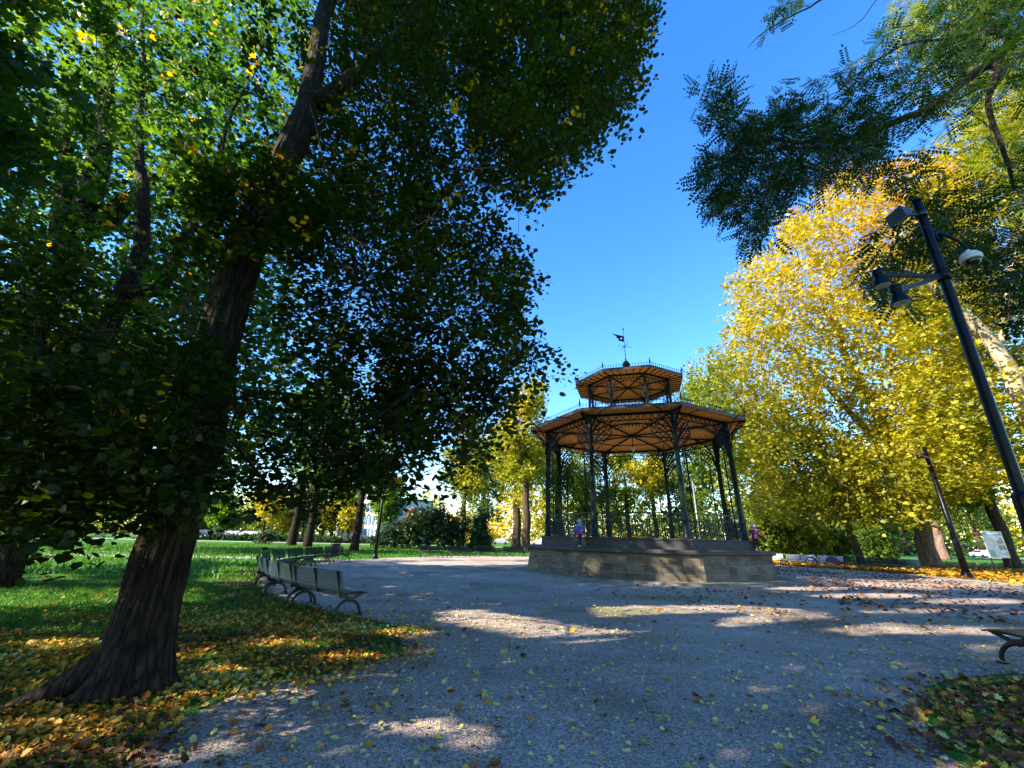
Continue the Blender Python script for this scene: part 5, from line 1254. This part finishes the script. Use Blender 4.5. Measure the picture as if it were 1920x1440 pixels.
top_ = poly_pts(rng, [(1400, 90), (1440, 10), (1560, -60), (1580, -30), (1450, 60)], 16, 6.6, 7.2, (), 4)
top2 = poly_pts(rng, [(1560, 170), (1620, 90), (1720, 10), (1900, -60), (1900, 60), (1720, 120)], 150, 6.4, 7.6, (), 6)
pn = np.concatenate([pn, dense, top_, top2])
make_tree('robinia_tree', 'robinia with feathery dark leaves overhanging from the upper right', 'tree', 601,
          [[(rb, .34), (rb + [.1, .3, 6], .3), (rb + [.6, 1.0, 11], .24), (P(2080, -60, 6.6), .2), (P(1930, 45, 6.8), .15), (P(1870, 105, 6.9), .12), (P(1760, 190, 7.0), .10), (P(1640, 245, 7.0), .07), (P(1500, 268, 6.9), .045), (P(1400, 240, 6.9), .025), (P(1345, 195, 6.9), .012)],
           path_px([(1872, 130, 6.8, .07), (1852, 200, 6.7, .055), (1880, 280, 6.6, .045), (1900, 350, 6.5, .03)]), path_px([(1840, 60, 7, .05), (1760, 75, 7, .04), (1690, 85, 6.9, .03), (1620, 130, 6.9, .022), (1570, 172, 6.8, .010)]), path_px([(1900, -60, 6.9, .06), (1790, -110, 7, .05), (1680, -80, 7, .04), (1560, -12, 6.9, .028), (1500, 22, 6.9, .022), (1440, 55, 6.9, .016), (1402, 90, 6.9, .006)]), path_px([(1690, -78, 7, .02), (1650, -10, 6.9, .016), (1632, 15, 6.9, .013), (1600, 50, 6.9, .01), (1558, 68, 6.9, .006)])],
          pn, 7, M_ROBIN, M_BARK, m_leaf=4, twig=.30, size=.31, shape='pinnate', flat=.9, cl_space=.55, cl_n=170, tint=(0, 1), tfreq=.25, tpow=1.4, droop=.4, kr=.8, rtip=.007, stems=500)

rb2 = np.array([19.5, 8.0, 0])
pn = clump(poly_pts(rng, [(1660, 40), (1700, -120), (2120, -120), (2120, 420), (1930, 420), (1850, 330), (1790, 220), (1750, 130)], 2600, 9.0, 13.0, (), 8), rng, .4, .6)
make_tree('robinia_tree', 'sunlit yellow-green robinia crown filling the top right corner', 'tree', 602, [[(rb2, .3), (rb2 + [0, .3, 8], .25), (P(2080, 200, 11), .2), (P(2000, 40, 11), .14), (P(1880, -60, 11), .08)], path_px([(2000, 60, 11, .1), (1900, 60, 11, .07), (1800, 20, 11, .04)])], pn, 8, M_YELGRN, M_BARK, m_leaf=4, twig=.4, size=.40, shape='pinnate', flat=.9, cl_space=.9, cl_n=90, tint=(.15, .85), tfreq=.2, droop=.4, kr=.8, rtip=.008)
# ================================================================== LITTER AND GRASS
def litter(name, label_mat, pts, size, shape, tint, seed, tilt=.25):
    rg = np.random.default_rng(seed); n = len(pts)
    a = rg.random(n) * 6.283; ax = np.column_stack([np.cos(a), np.sin(a), rg.normal(0, .15, n)])
    nr = unit(np.column_stack([rg.normal(0, tilt, n), rg.normal(0, tilt, n), np.ones(n)])); nr[rg.random(n) < .5] *= 1
    pts = np.column_stack([pts, rg.uniform(.012, .035, n)])
    o = leaf_object(name, pts, unit(ax), nr, size, shape, label_mat, tint, None)
    return tag(o, kind='stuff')
def in_ring(p, r): return np.linalg.norm(p - np.array([GC.x, GC.y]), axis=1) < r
gpoly = [tuple(q)[:2] for q in arc] + [tuple(q)[:2] for q in path_r] + [tuple(q)[:2] for q in path_l]
rg = np.random.default_rng(9)
def scat(n, x0, x1, y0, y1, dens): 
    p = np.column_stack([rg.uniform(x0, x1, n), rg.uniform(y0, y1, n)]); return p[rg.random(n) < dens(p)]
# carpet under the linden
p1 = scat(120000, -11, -1, 2.0, 15, lambda p: np.clip(1.25 - np.abs(np.linalg.norm(p - np.array([-3.4, 5.2]), axis=1) - 1.0) / 4.6, .03, 1) * (.35 + .65 * (snoise(p, rg, .45) > -.25)))
ongr = inpoly(p1[:, 0], p1[:, 1], gpoly); q1 = inpoly(p1[:, 0] + rg.normal(0, .28, len(p1)), p1[:, 1] + rg.normal(0, .28, len(p1)), gpoly); p1 = p1[~q1 | (rg.random(len(p1)) < .06)]
t1 = np.clip(.41 + .16 * snoise(p1, rg, .5) + rg.normal(0, .17, len(p1)), 0, 1)
k3 = rg.integers(0, 3, len(p1))
for q in range(3): litter('fallen_leaves', M_LITTER, p1[k3 == q], rg.uniform(.03, .078, (k3 == q).sum()) * (1, .85, 1.15)[q], ('maple', 'round', 'curled')[q], t1[k3 == q], 10 + q, .45)
# loose leaves on the gravel
p2 = scat(30000, -3.5, 12, 2.4, 22, lambda p: np.clip(1.25 - p[:, 1] / 17, .10, 1) * .62)
p2 = p2[inpoly(p2[:, 0], p2[:, 1], gpoly) & ~in_ring(p2, 7.4)]
litter('fallen_leaves', M_LITTER, p2, np.where(rg.random(len(p2)) < .05, rg.uniform(.07, .10, len(p2)), rg.uniform(.025, .062, len(p2))), 'curled', np.clip(.84 + rg.normal(0, .1, len(p2)) - (rg.random(len(p2)) < .16) * .6, 0, 1), 2, .2)
p2 = scat(620, -3.5, 9, 2.6, 14, lambda p: np.clip(1.2 - p[:, 1] / 14, .1, 1) * .5); p2 = p2[inpoly(p2[:, 0], p2[:, 1], gpoly)]
litter('fallen_leaves', M_LITTER, p2, rg.uniform(.05, .12, len(p2)), 'maple', np.clip(.45 + rg.normal(0, .25, len(p2)), 0, 1), 3, .4)
# brown drift right of the bandstand
p3 = scat(26000, 3, 34, 9, 34, lambda p: np.clip(1 - np.abs(np.linalg.norm(p - np.array([GC.x, GC.y]), axis=1) - 11.5) / 7, 0, 1) * np.clip((p[:, 0] - 2) / 14, 0, 1) * (.35 + .65 * (snoise(p, rg, .16) > .0)) * .62)
p3 = p3[~in_ring(p3, 7.4)]
litter('fallen_leaves', M_BROWNLIT, p3, rg.uniform(.09, .17, len(p3)), 'curled', np.clip(.45 + rg.normal(0, .22, len(p3)), 0, 1), 4, .35)
# golden carpet under the right-hand trees
p4 = scat(60000, 18, 62, 14, 56, lambda p: np.where(in_ring(p, 18.6), 0.0, np.clip(1.15 - (np.linalg.norm(p - np.array([GC.x, GC.y]), axis=1) - 18.4) / 22, .05, 1)) * .75)
litter('fallen_leaves', M_LITTER, p4, rg.uniform(.16, .32, len(p4)), 'maple', np.clip(.46 + rg.normal(0, .13, len(p4)), 0, 1), 5, .3)
# right foreground verge
p5 = scat(24000, 3.3, 9, 1.6, 6.4, lambda p: .5 * np.ones(len(p))); p5 = p5[~inpoly(p5[:, 0] + rg.normal(0, .3, len(p5)), p5[:, 1] + rg.normal(0, .3, len(p5)), gpoly)]
k3 = rg.integers(0, 3, len(p5))
for q in range(3): litter('fallen_leaves', (M_LITTER, M_BROWNLIT, M_BROWNLIT)[q], p5[k3 == q], rg.uniform(.035, .09, (k3 == q).sum()), ('maple', 'curled', 'round')[q], np.clip(.48 + rg.normal(0, .24, (k3 == q).sum()), 0, 1), 20 + q, .5)
# grass
def grass(name, n, x0, x1, y0, y1, dens, h, seed, wdt=.10):
    p = scat(n, x0, x1, y0, y1, dens); rr = np.random.default_rng(seed + 50); p = p[~inpoly(p[:, 0] + rr.normal(0, .13, len(p)), p[:, 1] + rr.normal(0, .13, len(p)), gpoly)]; m = len(p); r2 = np.random.default_rng(seed)
    up = unit(np.column_stack([r2.normal(0, .45, m), r2.normal(0, .45, m), np.ones(m)])); a = r2.random(m) * 6.283
    nr = unit(np.cross(up, np.column_stack([np.cos(a), np.sin(a), np.zeros(m)])))
    ti = np.clip(.5 + .2 * snoise(p, r2, .3) + r2.normal(0, .18, m), 0, 1)
    SHAPES['blade'] = ([(0, -wdt, 0), (0, wdt, 0), (.6, wdt * .6, .06), (1, 0, .22), (.6, -wdt * .6, .06)], [(0, 1, 2, 3, 4)])
    o = leaf_object(name, np.column_stack([p, np.zeros(m)]), up, nr, h * r2.uniform(.6, 1.3, m), 'blade', M_GRASS, ti); tag(o, kind='stuff')
def dl(p): return np.clip(1.1 - np.hypot(p[:, 0], p[:, 1]) / 26, .05, 1) * np.clip((np.linalg.norm(p - np.array([-3.4, 5.0]), axis=1) - .5) / 5.5, .22, 1)
grass('grass', 150000, -16, -1, 1.5, 18, dl, .075, 1)
grass('grass', 60000, -45, 5, 16, 60, lambda p: np.ones(len(p)) * .8, .16, 2, .16)
grass('grass', 3500, 3.2, 9, 1.2, 7, lambda p: np.ones(len(p)), .055, 3)
